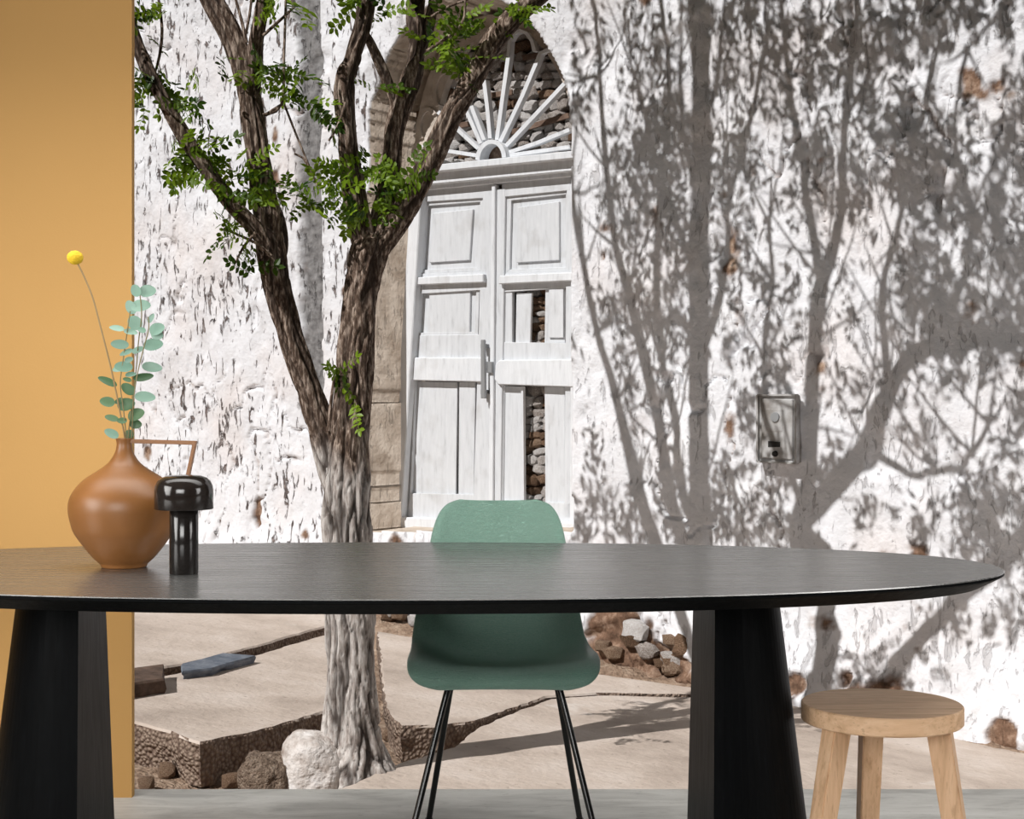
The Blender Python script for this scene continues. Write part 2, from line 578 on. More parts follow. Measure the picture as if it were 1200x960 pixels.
# ------------------------------------------------------------------ STREET WALL (height field)
def build_wall():
    step = 0.0165
    U = np.arange(-9.5, 6.6, step)
    V = np.arange(-1.7, 5.4, step)
    uu, vv = np.meshgrid(U, V)          # v is world z
    X = O_.x + TN.x * uu
    Y = O_.y + TN.y * uu
    px = 600 + F * X / Y
    py = 472 - F * (vv - CZ) / Y
    # front displacement (towards viewer)
    d = 0.045 * fbm(uu * 0.9, vv * 0.7, seed=3, octv=3) + 0.022 * fbm(uu * 4, vv * 2.6, seed=9, octv=3)
    d += 0.008 * fbm(uu * 16, vv * 9, seed=21, octv=2)
    lum = fbm(uu * 2.3, vv * 1.4, seed=31, octv=4)
    d -= 0.03 * sstep(0.25, 0.5, lum)
    # furrows
    fur = np.abs(fbm(uu * 3.2 + 0.3 * fbm(uu * 5, vv * 5, seed=5), vv * 1.3, seed=41, octv=3))
    crackm = (1 - sstep(0.0, 0.03, fur)) * sstep(0.1, 0.35, fbm(uu * 1.1, vv * 1.1, seed=51, octv=2) + 0.12)
    d -= 0.035 * crackm
    # exposed adobe: near the base and in certain spots
    base = gz(X, Y)
    hgt = vv - base
    n = fbm(uu * 3.0, vv * 3.0, seed=61, octv=5)
    ex = sstep(0.05, 0.22, n + 0.55 * (1 - sstep(0.0, 0.42, hgt)) - 0.42)

    def blob(cx, cy, rx, ry, pw=1.0):
        q = ((px - cx) / rx) ** 2 + ((py - cy) / ry) ** 2
        return pw * (1 - sstep(0.5, 0.95, q + 2.2 * n))
    spots = [(745, 765, 58, 34), (720, 735, 30, 22), (795, 785, 30, 20), (1000, 795, 12, 17), (1181, 860, 17, 22), (640, 742, 60, 10),
             (935, 800, 18, 16), (1055, 808, 22, 5), (706, 300, 5, 10),
             (300, 600, 4, 22), (208, 655, 10, 8)]
    for s in spots:
        b = blob(*s)
        ex = np.maximum(ex, b)
        d -= 0.06 * b * (0.6 + 0.6 * n)
    ex = np.maximum(ex, 0.75 * crackm * sstep(0.0, 0.3, n + 0.15))
    # bulging foot and lumpy stones under the plaster
    foot = 1 - sstep(0.0, 0.75, hgt)
    d += foot * (0.10 + 0.07 * fbm(uu * 3.5, vv * 4.5, seed=71, octv=3))
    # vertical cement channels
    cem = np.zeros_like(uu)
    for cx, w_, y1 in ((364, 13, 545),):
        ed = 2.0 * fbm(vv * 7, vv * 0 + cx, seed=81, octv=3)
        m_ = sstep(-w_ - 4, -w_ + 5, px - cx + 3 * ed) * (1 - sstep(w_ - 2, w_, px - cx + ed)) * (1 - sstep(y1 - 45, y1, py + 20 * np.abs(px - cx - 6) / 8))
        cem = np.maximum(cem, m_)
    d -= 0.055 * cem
    # arched door opening
    L, R, ysp, yb = 430.5, 671.0, 170.0, 622.0
    cx, a, b = (L + R) / 2, (R - L) / 2, 176.0
    edge = 1.6 * fbm(uu * 6, vv * 6, seed=91, octv=3)
    ins = ((px + edge > L) & (px + edge < R) & (py > ysp) & (py < yb)) | ((((px + edge - cx) / a) ** 2 + ((ysp - py) / b) ** 2 < 1) & (py <= ysp))
    near = np.minimum(np.abs(px - R), np.abs(px - L)) * (py > 60) * (py < 640) + 1000 * ((py <= 60) | (py >= 640))
    d += 0.02 * np.exp(-(near / 8.0) ** 2)
    dep = d.copy()
    dep[ins] = -0.74
    P = np.stack([X + NN.x * dep, Y + NN.y * dep, vv], -1)
    nv, nu = uu.shape
    me = grid_mesh('wall_back', P, nu, nv)
    rev = ins.astype(float)
    # reveal colour reaches the inner rim only
    attr(me, 'expose', np.clip(ex, 0, 1) * (1 - rev))
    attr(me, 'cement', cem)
    attr(me, 'reveal', rev)
    attr(me, 'pitty', np.where(px < 440, 1.0, 0.30) * (1 - rev))
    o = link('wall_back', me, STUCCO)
    tag(o, kind='structure')
    # solid back and coping so the wall has thickness from other sides
    A = O_ + TN * -9.5 - NN * 0.75
    B = O_ + TN * 6.6 - NN * 0.75
    vs = []
    for p in (A, B):
        for q in (p, p - NN * 0.12):
            for z in (-1.7, 5.4):
                vs.append((q.x, q.y, z))
    fs = [(0, 1, 5, 4), (2, 6, 7, 3), (0, 2, 3, 1), (4, 5, 7, 6), (1, 3, 7, 5), (0, 4, 6, 2)]
    link('wall_core', pyd('wall_core', vs, fs), MORTAR, o)
    A2, B2 = A + NN * 0.65, B + NN * 0.65
    vs = [(p.x, p.y, z) for p in (A, B, B2 + NN * 0.14, A2 + NN * 0.14) for z in (5.36, 5.44)]
    fs = [(0, 2, 4, 6), (1, 7, 5, 3), (0, 1, 3, 2), (2, 3, 5, 4), (4, 5, 7, 6), (6, 7, 1, 0)]
    link('coping', pyd('coping', vs, fs), STUCCO, o)
    return o


wall = build_wall()


# quad prism on the wall -------------------------------------------------
def prism(name, pts, d0, d1, mat, parent, bev=0.004):
    """pts: pixels of the front face seen at depth d0 (metres behind the wall face), extruded back to d1"""
    bm = bmesh.new()
    fr = [WP(x, y, d0) for x, y in pts]
    bk = [p - NN * (d1 - d0) for p in fr]
    vf = [bm.verts.new(p) for p in fr]
    vb = [bm.verts.new(p) for p in bk]
    n = len(pts)
    bm.faces.new(vf)
    bm.faces.new(vb[::-1])
    for i in range(n):
        bm.faces.new((vf[i], vb[i], vb[(i + 1) % n], vf[(i + 1) % n]))
    if bev:
        bmesh.ops.bevel(bm, geom=bm.edges[:], offset=bev, segments=1, affect='EDGES')
    me = bm_mesh(name, bm)
    return link(name, me, mat, parent)


# ------------------------------------------------------------------ stones
def rock_mesh(name, seed, sub=2, rough=0.25):
    bm = bmesh.new()
    bmesh.ops.create_icosphere(bm, subdivisions=sub, radius=1.0)
    r = random.Random(seed)
    off = Vector((r.random() * 50, r.random() * 50, r.random() * 50))
    for v in bm.verts:
        p = v.co.copy()
        q = Vector([math.copysign(abs(c) ** 0.7, c) for c in p])
        n = float(fbm(np.array([p.x * 1.6 + off.x]), np.array([p.y * 1.6 + off.y]), np.array([p.z * 1.6 + off.z]), 5, 3)[0])
        v.co = q * (1 + rough * n * 1.6)
    for f in bm.faces:
        f.smooth = sub > 2
    return bm_mesh(name, bm)


ROCKS_B = [rock_mesh('stone', i, 1 if i % 2 else 2) for i in range(5)]
ROCKS_W = [rock_mesh('stone', 20 + i, 1 if i % 2 else 2) for i in range(5)]
for r_ in ROCKS_B:
    r_.materials.append(ROCKB)
for r_ in ROCKS_W:
    r_.materials.append(ROCKW)
WROT = math.atan2(TN.y, TN.x)


def stone(px, py, d, rx, rz, white, parent, ry=0.05):
    me = random.choice(ROCKS_W if white else ROCKS_B)
    o = bpy.data.objects.new('stone', me)
    COL.objects.link(o)
    o.parent = parent
    o.location = WP(px, py, d)
    o.rotation_euler = (random.uniform(-.3, .3), random.uniform(-.25, .25), WROT + random.uniform(-.25, .25))
    o.scale = (rx, ry, rz)
    return o


def rubble(x0, x1, y0, y1, d, sz, white_p, parent, test=None, ry=0.06):
    y = y0
    while y < y1:
        h = sz * random.uniform(0.7, 1.15)
        x = x0 + random.uniform(-sz * .5, 0)
        while x < x1:
            w_ = sz * random.uniform(0.8, 1.7)
            cx_, cy_ = x + w_ / 2, y + h / 2
            if test is None or test(cx_, cy_):
                s = WZ(cx_, d) / F
                stone(cx_, cy_ + random.uniform(-1, 1), d + random.uniform(-.02, .02), w_ * .56 * s / 0.8, h * .58 * s, random.random() < white_p, parent, ry)
            x += w_
        y += h * 1.02


# rubble wall that fills the doorway, seen through the fan light and the missing boards
fill = empty('trim_2', WP(575, 400, 0.72))
fill['kind'] = 'structure'
link('mortar_bed', None or (lambda: pyd('mortar_bed', [tuple(WP(x, y, 0.70)) for x, y in ((445, 640), (690, 640), (690, 60), (600, -12), (500, 0), (445, 110))], [(0, 1, 2, 3, 4, 5)]))(), MORTAR, fill)


def fan_test(x, y):
    return ((x - 580) / 100) ** 2 + ((186 - y) / 172) ** 2 < 1 or y > 183


_inv = parent_world(fill).inverted()
before = set(COL.objects)
rubble(488, 672, 14, 186, 0.60, 12.5, 0.9, fill, fan_test, 0.05)
rubble(622, 640, 332, 404, 0.62, 9.0, 0.6, fill, None, 0.05)
rubble(611, 641, 452, 604, 0.62, 11.0, 0.75, fill, None, 0.05)
for o in set(COL.objects) - before:
    o.matrix_parent_inverse = _inv

# stones laid bare at the foot of the wall
before = set(COL.objects)
for i in range(46):
    x_ = random.uniform(455, 812)
    yb_ = 725 + (x_ - 450) * 0.207
    big = x_ > 690
    y_ = yb_ - random.uniform(0, 52 if big else 12)
    s_ = random.uniform(6, 14 if big else 7)
    k_ = WZ(x_) / F
    stone(x_, y_, -0.05 if big else -0.13, s_ * k_ * 1.4, s_ * k_, random.random() < 0.35, wall, 0.05)
_inv = parent_world(wall).inverted()
for o in set(COL.objects) - before:
    o.matrix_parent_inverse = _inv

# ------------------------------------------------------------------ THE DOOR
DD = 0.50
door = empty('double_door', WP(575, 610, DD))
tag(door, 'weathered white double door with broken panels under the arched fanlight', 'door')
frame_pts = dict(
    jamb_l=[(457, 613), (470, 607), (494, 214), (481, 214)],
)
prism('door_frame', frame_pts['jamb_l'], DD - 0.10, DD + 0.06, PAINT2, door, 0.008)
prism('door_frame', [(667, 612), (679, 614), (681, 190), (669, 190)], DD - 0.06, DD + 0.06, PAINT2, door, 0.008)
prism('threshold_beam', [(457, 628), (675, 634), (674, 612), (458, 606)], DD - 0.10, DD + 0.06, PAINT2, door, 0.01)
lin = prism('lintel', [(484, 218), (675, 200), (675, 184), (484, 203)], DD - 0.12, DD + 0.06, PAINT2, door, 0.006)
prism('cornice', [(480, 204), (677, 185), (677, 176), (480, 196)], DD - 0.19, DD + 0.05, PAINT2, lin, 0.006)
prism('lower_bead', [(484, 224), (675, 206), (675, 200), (484, 218)], DD - 0.07, DD + 0.05, PAINT2, lin, 0.004)


def leaf_door(name):
    e = empty(name, WP(530 if name == 'x' else 575, 600, DD))
    return e


def frame_ring(name, outer, inner, d0, d1, mat, parent):
    """four mitred mouldings around a panel"""
    for i in range(4):
        j = (i + 1) % 4
        prism(name, [outer[i], outer[j], inner[j], inner[i]], d0, d1, mat, parent, 0.002)


def inset(q, k):
    cx_ = sum(p[0] for p in q) / 4
    cy_ = sum(p[1] for p in q) / 4
    return [(p[0] - k if p[0] > cx_ else p[0] + k, p[1] - k if p[1] > cy_ else p[1] + k) for p in q]


# left leaf
ll = prism('door_leaf', [(491, 603), (484, 603), (487, 236), (496, 222)][::-1] and [(470, 606), (480, 606), (496, 222), (493, 222)], DD - 0.03, DD + 0.03, PAINT, door)
ll['label'] = 'left door leaf, complete panels'
def stile(pts, d0=DD - 0.03, parent=None, mat=PAINT, name='stile'):
    return prism(name, pts, d0, DD + 0.03, mat, parent, 0.003)


stile([(470, 606), (479, 606), (497, 222), (493, 222)], parent=ll)
stile([(554, 606), (573, 606), (577, 216), (566, 217)], DD - 0.032, ll)
prism('rail', [(492, 237), (568, 232), (568, 217), (493, 223)], DD - 0.031, DD + 0.03, PAINT, ll, 0.003)
prism('rail', [(484, 345), (565, 340), (565, 318), (485, 321)], DD - 0.029, DD + 0.03, PAINT, ll, 0.003)
prism('moulding', [(487, 334), (566, 331), (566, 321), (488, 325)], DD - 0.075, DD, PAINT2, ll, 0.006)
prism('rail', [(480, 420), (563, 420), (563, 392), (482, 393)], DD - 0.022, DD + 0.03, PAINT, ll, 0.003)
prism('moulding', [(479, 446), (566, 448), (567, 419), (481, 419)], DD - 0.06, DD, PAINT2, ll, 0.008)
prism('rail', [(470, 607), (572, 607), (572, 580), (472, 578)], DD - 0.030, DD + 0.03, PAINT, ll, 0.003)
q = [(490, 321), (563, 318), (567, 232), (494, 237)]
prism('panel', q, DD + 0.012, DD + 0.03, PAINT, ll, 0)
frame_ring('bead', q, inset(q, 4.5), DD - 0.012, DD + 0.02, PAINT, ll)
prism('panel', inset(q, 13), DD - 0.01, DD + 0.02, PAINT, ll, 0.004)
q = [(485, 394), (560, 393), (562, 336), (489, 338)]
prism('panel', q, DD + 0.012, DD + 0.03, PAINT, ll, 0)
frame_ring('bead', q, inset(q, 4), DD - 0.012, DD + 0.02, PAINT, ll)
prism('panel', [(501, 391), (550, 391), (551, 339), (503, 341)], DD - 0.01, DD + 0.02, PAINT, ll, 0.004)
prism('plank', [(476, 581), (534, 582), (536, 448), (483, 447)], DD + 0.005, DD + 0.03, PAINT, ll, 0.003)
prism('plank', [(537, 582), (555, 582), (557, 448), (538, 448)], DD - 0.004, DD + 0.03, PAINT, ll, 0.003)
prism('bead', [(478, 581), (481.5, 581), (487, 448), (484, 448)], DD - 0.02, DD + 0.01, PAINT, ll, 0.002)

# right leaf
rl = prism('door_leaf', [(577, 607), (586, 607), (592, 221), (579, 222)], DD - 0.035, DD + 0.03, PAINT, door)
rl['label'] = 'right door leaf with missing boards'
prism('astragal', [(572, 605), (577, 605), (580, 216), (576, 216)], DD - 0.06, DD, PAINT2, rl, 0.004)
stile([(661, 607), (670, 607), (671, 208), (664, 209)], DD - 0.03, rl)
stile([(586, 607), (589, 607), (594, 222), (591, 222)], DD - 0.015, rl)
prism('rail', [(588, 231), (668, 223), (668, 206), (588, 216)], DD - 0.031, DD + 0.03, PAINT, rl, 0.003)
prism('rail', [(586, 343), (668, 337), (668, 318), (587, 321)], DD - 0.02, DD + 0.03, PAINT, rl, 0.003)
prism('moulding', [(584, 333), (672, 329), (672, 319), (585, 323)], DD - 0.075, DD, PAINT2, rl, 0.006)
prism('rail', [(590, 424), (668, 424), (668, 402), (590, 401)], DD - 0.02, DD + 0.03, PAINT, rl, 0.003)
prism('lock_rail', [(579, 445), (584, 451), (672, 454), (672, 421), (585, 422), (580, 427)], DD - 0.07, DD, PAINT2, rl, 0.008)
prism('rail', [(577, 608), (668, 612), (668, 590), (577, 586)], DD - 0.030, DD + 0.03, PAINT, rl, 0.003)
q = [(592, 321), (668, 318), (668, 223), (594, 230)]
prism('panel', q, DD + 0.012, DD + 0.03, PAINT, rl, 0)
frame_ring('bead', q, inset(q, 5), DD - 0.012, DD + 0.02, PAINT, rl)
prism('panel', inset(q, 13), DD - 0.01, DD + 0.02, PAINT, rl, 0.004)
prism('board', [(591, 402), (600, 402), (600, 340), (591, 340)], DD - 0.01, DD + 0.03, PAINT, rl, 0.003)
prism('board', [(604, 402), (621, 402), (623, 343), (605, 343)], DD + 0.005, DD + 0.03, PAINT, rl, 0.003)
prism('board', [(638, 402), (662, 402), (662, 335), (639, 337)], DD + 0.005, DD + 0.03, PAINT, rl, 0.003)
prism('board', [(643, 396), (660, 396), (660, 338), (643, 339)], DD - 0.012, DD + 0.01, PAINT, rl, 0.003)
prism('plank', [(586, 590), (612, 591), (611, 453), (587, 452)], DD + 0.0, DD + 0.03, PAINT, rl, 0.003)
prism('plank', [(639, 594), (662, 594), (662, 454), (638, 453)], DD + 0.0, DD + 0.03, PAINT, rl, 0.003)
prism('bead', [(611, 590), (614, 590), (613, 453), (610.5, 453)], DD - 0.02, DD + 0.01, PAINT, rl, 0.001)
hb = prism('handle_bar', [(563, 467), (568, 467), (567, 398), (563, 398)], DD - 0.12, DD - 0.09, IRON, ll, 0.005)
prism('bracket', [(563, 408), (567, 408), (567, 403), (563, 403)], DD - 0.10, DD - 0.03, IRON, ll, 0.002)
prism('bracket', [(563, 462), (568, 462), (568, 457), (563, 457)], DD - 0.10, DD - 0.03, IRON, ll, 0.002)
prism('lock_plate', [(570, 437), (576, 437), (576, 424), (570, 424)], DD - 0.085, DD - 0.05, IRON, rl, 0.002)

# fan light
fan = empty('fanlight', WP(574, 183, DD))
tag(fan, 'arched sunburst fanlight of painted wooden spokes above the white double door', 'fanlight')


def ep(th, rho):
    a_ = 96 if math.cos(th) > 0 else 84
    return (574 + rho * a_ * math.cos(th) + 5 * rho, 184 - rho * 158 * math.sin(th) - 0.12 * rho * 90 * math.cos(th) * (1 - math.sin(th)))


def bar(name, poly, wpx, d0, d1, mat, parent):
    """bar following a pixel polyline on the wall"""
    bm = bmesh.new()
    rows = []
    n = len(poly)
    for i, p in enumerate(poly):
        a_ = poly[max(0, i - 1)]
        b_ = poly[min(n - 1, i + 1)]
        dx, dy = b_[0] - a_[0], b_[1] - a_[1]
        L_ = math.hypot(dx, dy)
        nx, ny = -dy / L_ * wpx / 2, dx / L_ * wpx / 2
        A = WP(p[0] + nx, p[1] + ny, d0)
        B = WP(p[0] - nx, p[1] - ny, d0)
        rows.append([bm.verts.new(v) for v in (A, B, B - NN * (d1 - d0), A - NN * (d1 - d0))])
    for r0, r1 in zip(rows, rows[1:]):
        for k in range(4):
            bm.faces.new((r0[k], r0[(k + 1) % 4], r1[(k + 1) % 4], r1[k]))
    bm.faces.new(rows[0][::-1])
    bm.faces.new(rows[-1])
    return link(name, bm_mesh(name, bm), mat, parent)


TAN = mk_rock('tan_plaster', (0.30, 0.25, 0.20), (0.50, 0.44, 0.38), (0.66, 0.60, 0.54), 6, 0.01)
for pts_ in ([(589, 181), (630, 167), (667, 152)], [(588, 176), (661, 98)], [(585, 168), (612, 112), (633, 62), (647, 56)], [(582, 164), (589, 112), (596, 62)], [(574, 162), (571, 128), (567, 94)],
             [(567, 164), (552, 124)], [(563, 168), (534, 102)], [(560, 174), (513, 131)], [(558, 182), (494, 172)], [(590, 183), (668, 172)]):
    bar('spoke', pts_, 4.4, DD - 0.08, DD - 0.03, PAINT2, fan)
for pts_ in ([(596, 63), (597, 48), (602, 39), (609, 36), (617, 39), (623, 48), (626, 60)], ):
    bar('petal_arch', pts_, 4, DD - 0.08, DD - 0.03, PAINT2, fan)


def ell(cx_, cy_, rx_, ry_, a0, a1):
    return [(cx_ + rx_ * math.cos(math.radians(a_)), cy_ - ry_ * math.sin(math.radians(a_))) for a_ in range(a0, a1 + 1, 15)]


for pts_ in (ell(523, 107, 15, 24, 30, 225), ell(501, 148, 11, 20, 45, 225), ell(570, 58, 13, 24, 15, 180), ell(494, 180, 10, 12, 45, 180)):
    bar('scallop', pts_, 4.5, DD - 0.05, DD + 0.03, TAN, fan)
bar('arch_board', [ep(math.radians(a_), 0.99) for a_ in range(78, 184, 6)], 22, DD - 0.03, DD + 0.04, TAN, fan)
bar('arch_board', [ep(math.radians(a_), 1.03) for a_ in range(0, 79, 6)], 9, DD - 0.05, DD + 0.03, TAN, fan)
hub = [(575 + 15.5 * math.cos(math.radians(a_)), 186 - 20 * math.sin(math.radians(a_)) - 1.5 * math.cos(math.radians(a_))) for a_ in range(0, 181, 12)]
bar('hub_ring', hub, 5, DD - 0.13, DD - 0.02, PAINT2, fan)
prism('hub_board', [(561, 187), (589, 184), (586, 173), (575, 166), (564, 174)], DD - 0.01, DD + 0.02, MORTAR, fan, 0)
for pts_ in ([(572, 112), (600, 108)], [(612, 68), (640, 62)], [(598, 155), (666, 135)], [(520, 150), (548, 145)]):
    bar('glazing_slat', pts_, 6, DD + 0.03, DD + 0.06, DIRTW, fan)

# ------------------------------------------------------------------ meter box
mb = empty('meter_box', WP(909, 540, -0.05))
tag(mb, 'grey metal utility meter box set in the whitewashed wall', 'meter box')
prism('housing', [(887, 541), (932, 543), (932, 463), (887, 463)], -0.085, 0.06, METALG, mb, 0.006)
dr = prism('box_door', [(892, 537), (929, 539), (929, 468), (892, 467)], -0.10, -0.07, METALG, mb, 0.006)
for pts_ in ([(887, 541), (932, 543)], [(887, 463), (932, 463)], [(932, 543), (932, 463)], [(887, 541), (887, 463)]):
    bar('rim', pts_, 2.2, -0.105, -0.06, METALG, mb)
prism('slot', [(900, 524), (914, 524), (914, 518), (900, 517)], -0.104, -0.09, DARK, dr, 0)
prism('window', [(897, 505), (917, 506), (917, 480), (897, 479)], -0.103, -0.09, METALG, dr, 0.002)
cm = bmesh.new()
bmesh.ops.create_cone(cm, cap_ends=True, segments=20, radius1=0.02, radius2=0.017, depth=0.02,
                      matrix=Matrix.Translation(WP(908, 532, -0.107)) @ NN.to_track_quat('Z', 'Y').to_matrix().to_4x4())
link('lock', bm_mesh('lock', cm), DARK, dr)
cm = bmesh.new()
bmesh.ops.create_cone(cm, cap_ends=True, segments=20, radius1=0.034, radius2=0.03, depth=0.012,
                      matrix=Matrix.Translation(WP(908, 489, -0.107)) @ NN.to_track_quat('Z', 'Y').to_matrix().to_4x4())
link('dial', bm_mesh('dial', cm), IRON, dr)

# ------------------------------------------------------------------ GROUND
def build_ground():
    xs = np.arange(-9.0, 9.0, 0.05)
    ys = np.arange(FY - 0.3, 19.0, 0.05)
    xx, yy = np.meshgrid(xs, ys)
    n1 = fbm(xx * 1.3, yy * 1.3, seed=101, octv=4)
    n2 = fbm(xx * 7, yy * 7, seed=111, octv=4)
    # distance in front of the wall
    dist = (1 - 0.08754 * yy - 0.0666 * xx) / 0.11
    zz = G0 + GX * xx - 0.24 + 0.05 * n1 + 0.035 * n2
    rise = 1 - sstep(0.05, 0.55, dist)
    zz += rise * 0.26
    P = np.stack([xx, yy, zz], -1)
    me = grid_mesh('ground', P, len(xs), len(ys))
    o = link('ground', me, SOIL)
    tag(o, kind='structure')
    return o


ground = build_ground()


def slab(pts, thick, dz=0.0, mat=SLAB, parent=ground, name='paving_slab', jag=1.6, tilt=None):
    # subdivide outline, jitter, extrude down; top face triangulated with a fine grid is not needed
    out = []
    n = len(pts)
    for i in range(n):
        a_ = GP(*pts[i], dz)
        b_ = GP(*pts[(i + 1) % n], dz)
        L_ = (b_ - a_).length
        k = max(1, min(40, int(L_ / 0.07)))
        for j in range(k):
            p = a_.lerp(b_, j / k)
            if j:
                p += Vector((random.uniform(-1, 1), random.uniform(-1, 1), 0)) * 0.006 * jag
            out.append(p)
    bm = bmesh.new()
    m = len(out)
    rings = []
    for dzz, off in ((0, 0.012), (-0.012, 0.0), (-thick * 0.35, -0.0), (-thick * 0.7, 0.02), (-thick, 0.03)):
        c_ = sum(out, Vector()) / m
        ring = []
        for p in out:
            dv = (c_ - p)
            dv.z = 0
            dv.normalize()
            jt = random.uniform(-0.012, 0.012) if dzz < -0.03 else 0
            ring.append(bm.verts.new(p + dv * (off + jt) + Vector((0, 0, dzz))))
        rings.append(ring)
    for r0, r1 in zip(rings, rings[1:]):
        for i in range(m):
            bm.faces.new((r0[i], r1[i], r1[(i + 1) % m], r0[(i + 1) % m]))
    f = bm.faces.new(rings[0])
    bmesh.ops.triangulate(bm, faces=[f])
    me = bm_mesh(name, bm)
    return link(name, me, mat, parent)


slab([(60, 822), (155, 845), (200, 857), (234, 870), (300, 857), (350, 843), (386, 831), (398, 800), (392, 762), (384, 743), (300, 768), (205, 790), (60, 822 - 8)], 0.23)
slab([(-420, 560), (20, 640), (260, 684), (430, 722), (418, 730), (384, 733), (340, 745), (300, 757), (215, 778), (20, 806), (-420, 868)], 0.20, -0.01)
slab([(442, 740), (560, 760), (700, 790), (815, 806), (812, 814), (700, 812), (640, 816), (600, 830), (556, 845), (520, 850), (470, 851), (452, 830), (448, 790)], 0.20)
slab([(380, 960), (395, 926), (430, 911), (468, 894), (530, 876), (562, 851), (604, 834), (645, 819), (702, 815), (814, 817), (900, 820), (1010, 842), (1250, 892), (1450, 935), (1500, 1100), (330, 1100)], 0.22, 0.0)
# dark sawn stub, slate
slab([(120, 806), (193, 795), (192, 778), (120, 787)], 0.16, 0.085, DIRTW, ground, 'kerb_stub', 0.3)
sl_ = slab([(213, 787), (248, 783), (300, 768), (262, 765), (212, 778)], 0.05, 0.05, SLATE, None, 'slate_slab', 0.4)
tag(sl_, 'loose blue grey slate slab lying in the pavement gap', 'slab')


def big_rock(name, c, sx, sy, sz, mat, seed, parent=None, sub=4, rough=0.3, bumpy=0.0):
    bm = bmesh.new()
    bmesh.ops.create_icosphere(bm, subdivisions=sub, radius=1.0)
    P = np.array([v.co[:] for v in bm.verts])
    n = fbm(P[:, 0] * 1.3 + seed, P[:, 1] * 1.3, P[:, 2] * 1.3, seed, 4)
    n2 = vnoise(P[:, 0] * 9, P[:, 1] * 9, P[:, 2] * 9, seed + 3)
    for v, a_, b_ in zip(bm.verts, n, n2):
        q_ = Vector([math.copysign(abs(t) ** 0.75, t) for t in v.co])
        q_ *= 1 + rough * a_ + bumpy * b_
        v.co = Vector((q_.x * sx, q_.y * sy, q_.z * sz)) + c
    for f in bm.faces:
        f.smooth = True
    return link(name, bm_mesh(name, bm), mat, parent)


c_ = GP(312, 912, -0.08)
tag(big_rock('concrete_chunk', c_, 0.115, 0.13, 0.125, AGG, 3, None, 5, 0.3, 0.06), 'broken lump of pebbly brown concrete left of the pale boulder by the trunk', 'rubble')
c_ = GP(366, 908, -0.05)
tag(big_rock('boulder', c_, 0.155, 0.15, 0.20, ROCKW, 8, None, 4, 0.22, 0.0), 'limewashed boulder against the left foot of the locust tree', 'boulder')
# small loose stones in the gap
for i, (x_, y_, s_) in enumerate(((272, 915, .05), (290, 880, .04), (330, 872, .04), (470, 905, .035), (455, 862, .04), (195, 905, .05), (172, 918, .04), (462, 905, .03))):
    o = bpy.data.objects.new('stone', ROCKS_B[i % 5])
    COL.objects.link(o)
    o.location = GP(x_, y_, -0.2)
    o.scale = (s_, s_, s_ * .8)
    o.rotation_euler = (0.3 * i, 0.2 * i, i)
    o.parent = ground


# ------------------------------------------------------------------ TREE
def catmull(P, step):
    P = [Vector(p) for p in P]
    out = []
    n = len(P)
    for i in range(n - 1):
        p0, p1, p2, p3 = P[max(0, i - 1)], P[i], P[i + 1], P[min(n - 1, i + 2)]
        L_ = (Vector(p2[:3]) - Vector(p1[:3])).length
        k = max(1, int(L_ / step))
        for j in range(k):
            t = j / k
            out.append(0.5 * ((2 * p1) + (p2 - p0) * t + (2 * p0 - 5 * p1 + 4 * p2 - p3) * t * t + (3 * p1 - p0 - 3 * p2 + p3) * t ** 3))
    out.append(P[-1])
    return out


def tube_arrays(path, seg, bark=0.0, seed=0, flare=None):
    """path: list of 4-vectors (x,y,z,r). returns verts, faces, crack, z"""
    P = np.array([p[:3] for p in path])
    R = np.array([p[3] for p in path])
    T = np.gradient(P, axis=0)
    T /= np.linalg.norm(T, axis=1)[:, None] + 1e-9
    up = np.array([0.0, -1.0, 0.02])
    A = np.cross(T, up)
    A /= np.linalg.norm(A, axis=1)[:, None] + 1e-9
    B = np.cross(T, A)
    S = np.concatenate([[0], np.cumsum(np.linalg.norm(np.diff(P, axis=0), axis=1))])
    th = np.linspace(0, 2 * math.pi, seg, endpoint=False)
    TH, SS = np.meshgrid(th, S)
    RR = R[:, None] * np.ones_like(TH)
    crack = np.zeros_like(TH)
    if bark:
        lam = 0.045
        r0 = np.maximum(RR, 0.03)
        tw = TH + 0.25 * fbm(SS * 3.0, SS * 0, seed=seed + 5)
        x_, y_ = np.cos(tw) * r0 / lam, np.sin(tw) * r0 / lam
        wv = 0.55 * fbm(x_ * .7, y_ * .7, SS / 0.16, seed + 7, 2)
        n1 = fbm(x_ + wv, y_ + wv, SS / 0.55, seed, 2)
        n2 = fbm(x_ * 2.1 + wv, y_ * 2.1, SS / 0.24, seed + 40, 2)
        c1 = np.exp(-(n1 / 0.14) ** 2)
        c2 = np.exp(-(n2 / 0.09) ** 2)
        crack = np.clip(np.maximum(c1, 0.6 * c2), 0, 1)
        lump = fbm(x_ * 0.5, y_ * 0.5, SS / 0.3, seed + 90, 2)
        RR = RR * (1 + 0.16 * lump) + bark * (0.35 * n2 - 0.9 * c1 - 0.45 * c2 + 0.35)
    V = P[:, None, :] + A[:, None, :] * (np.cos(TH) * RR)[..., None] + B[:, None, :] * (np.sin(TH) * RR)[..., None]
    m = len(path)
    idx = np.arange(m * seg).reshape(m, seg)
    nx = np.roll(idx, -1, axis=1)
    q = np.stack([idx[:-1], nx[:-1], nx[1:], idx[1:]], -1).reshape(-1, 4)
    return V.reshape(-1, 3), q, crack.reshape(-1)


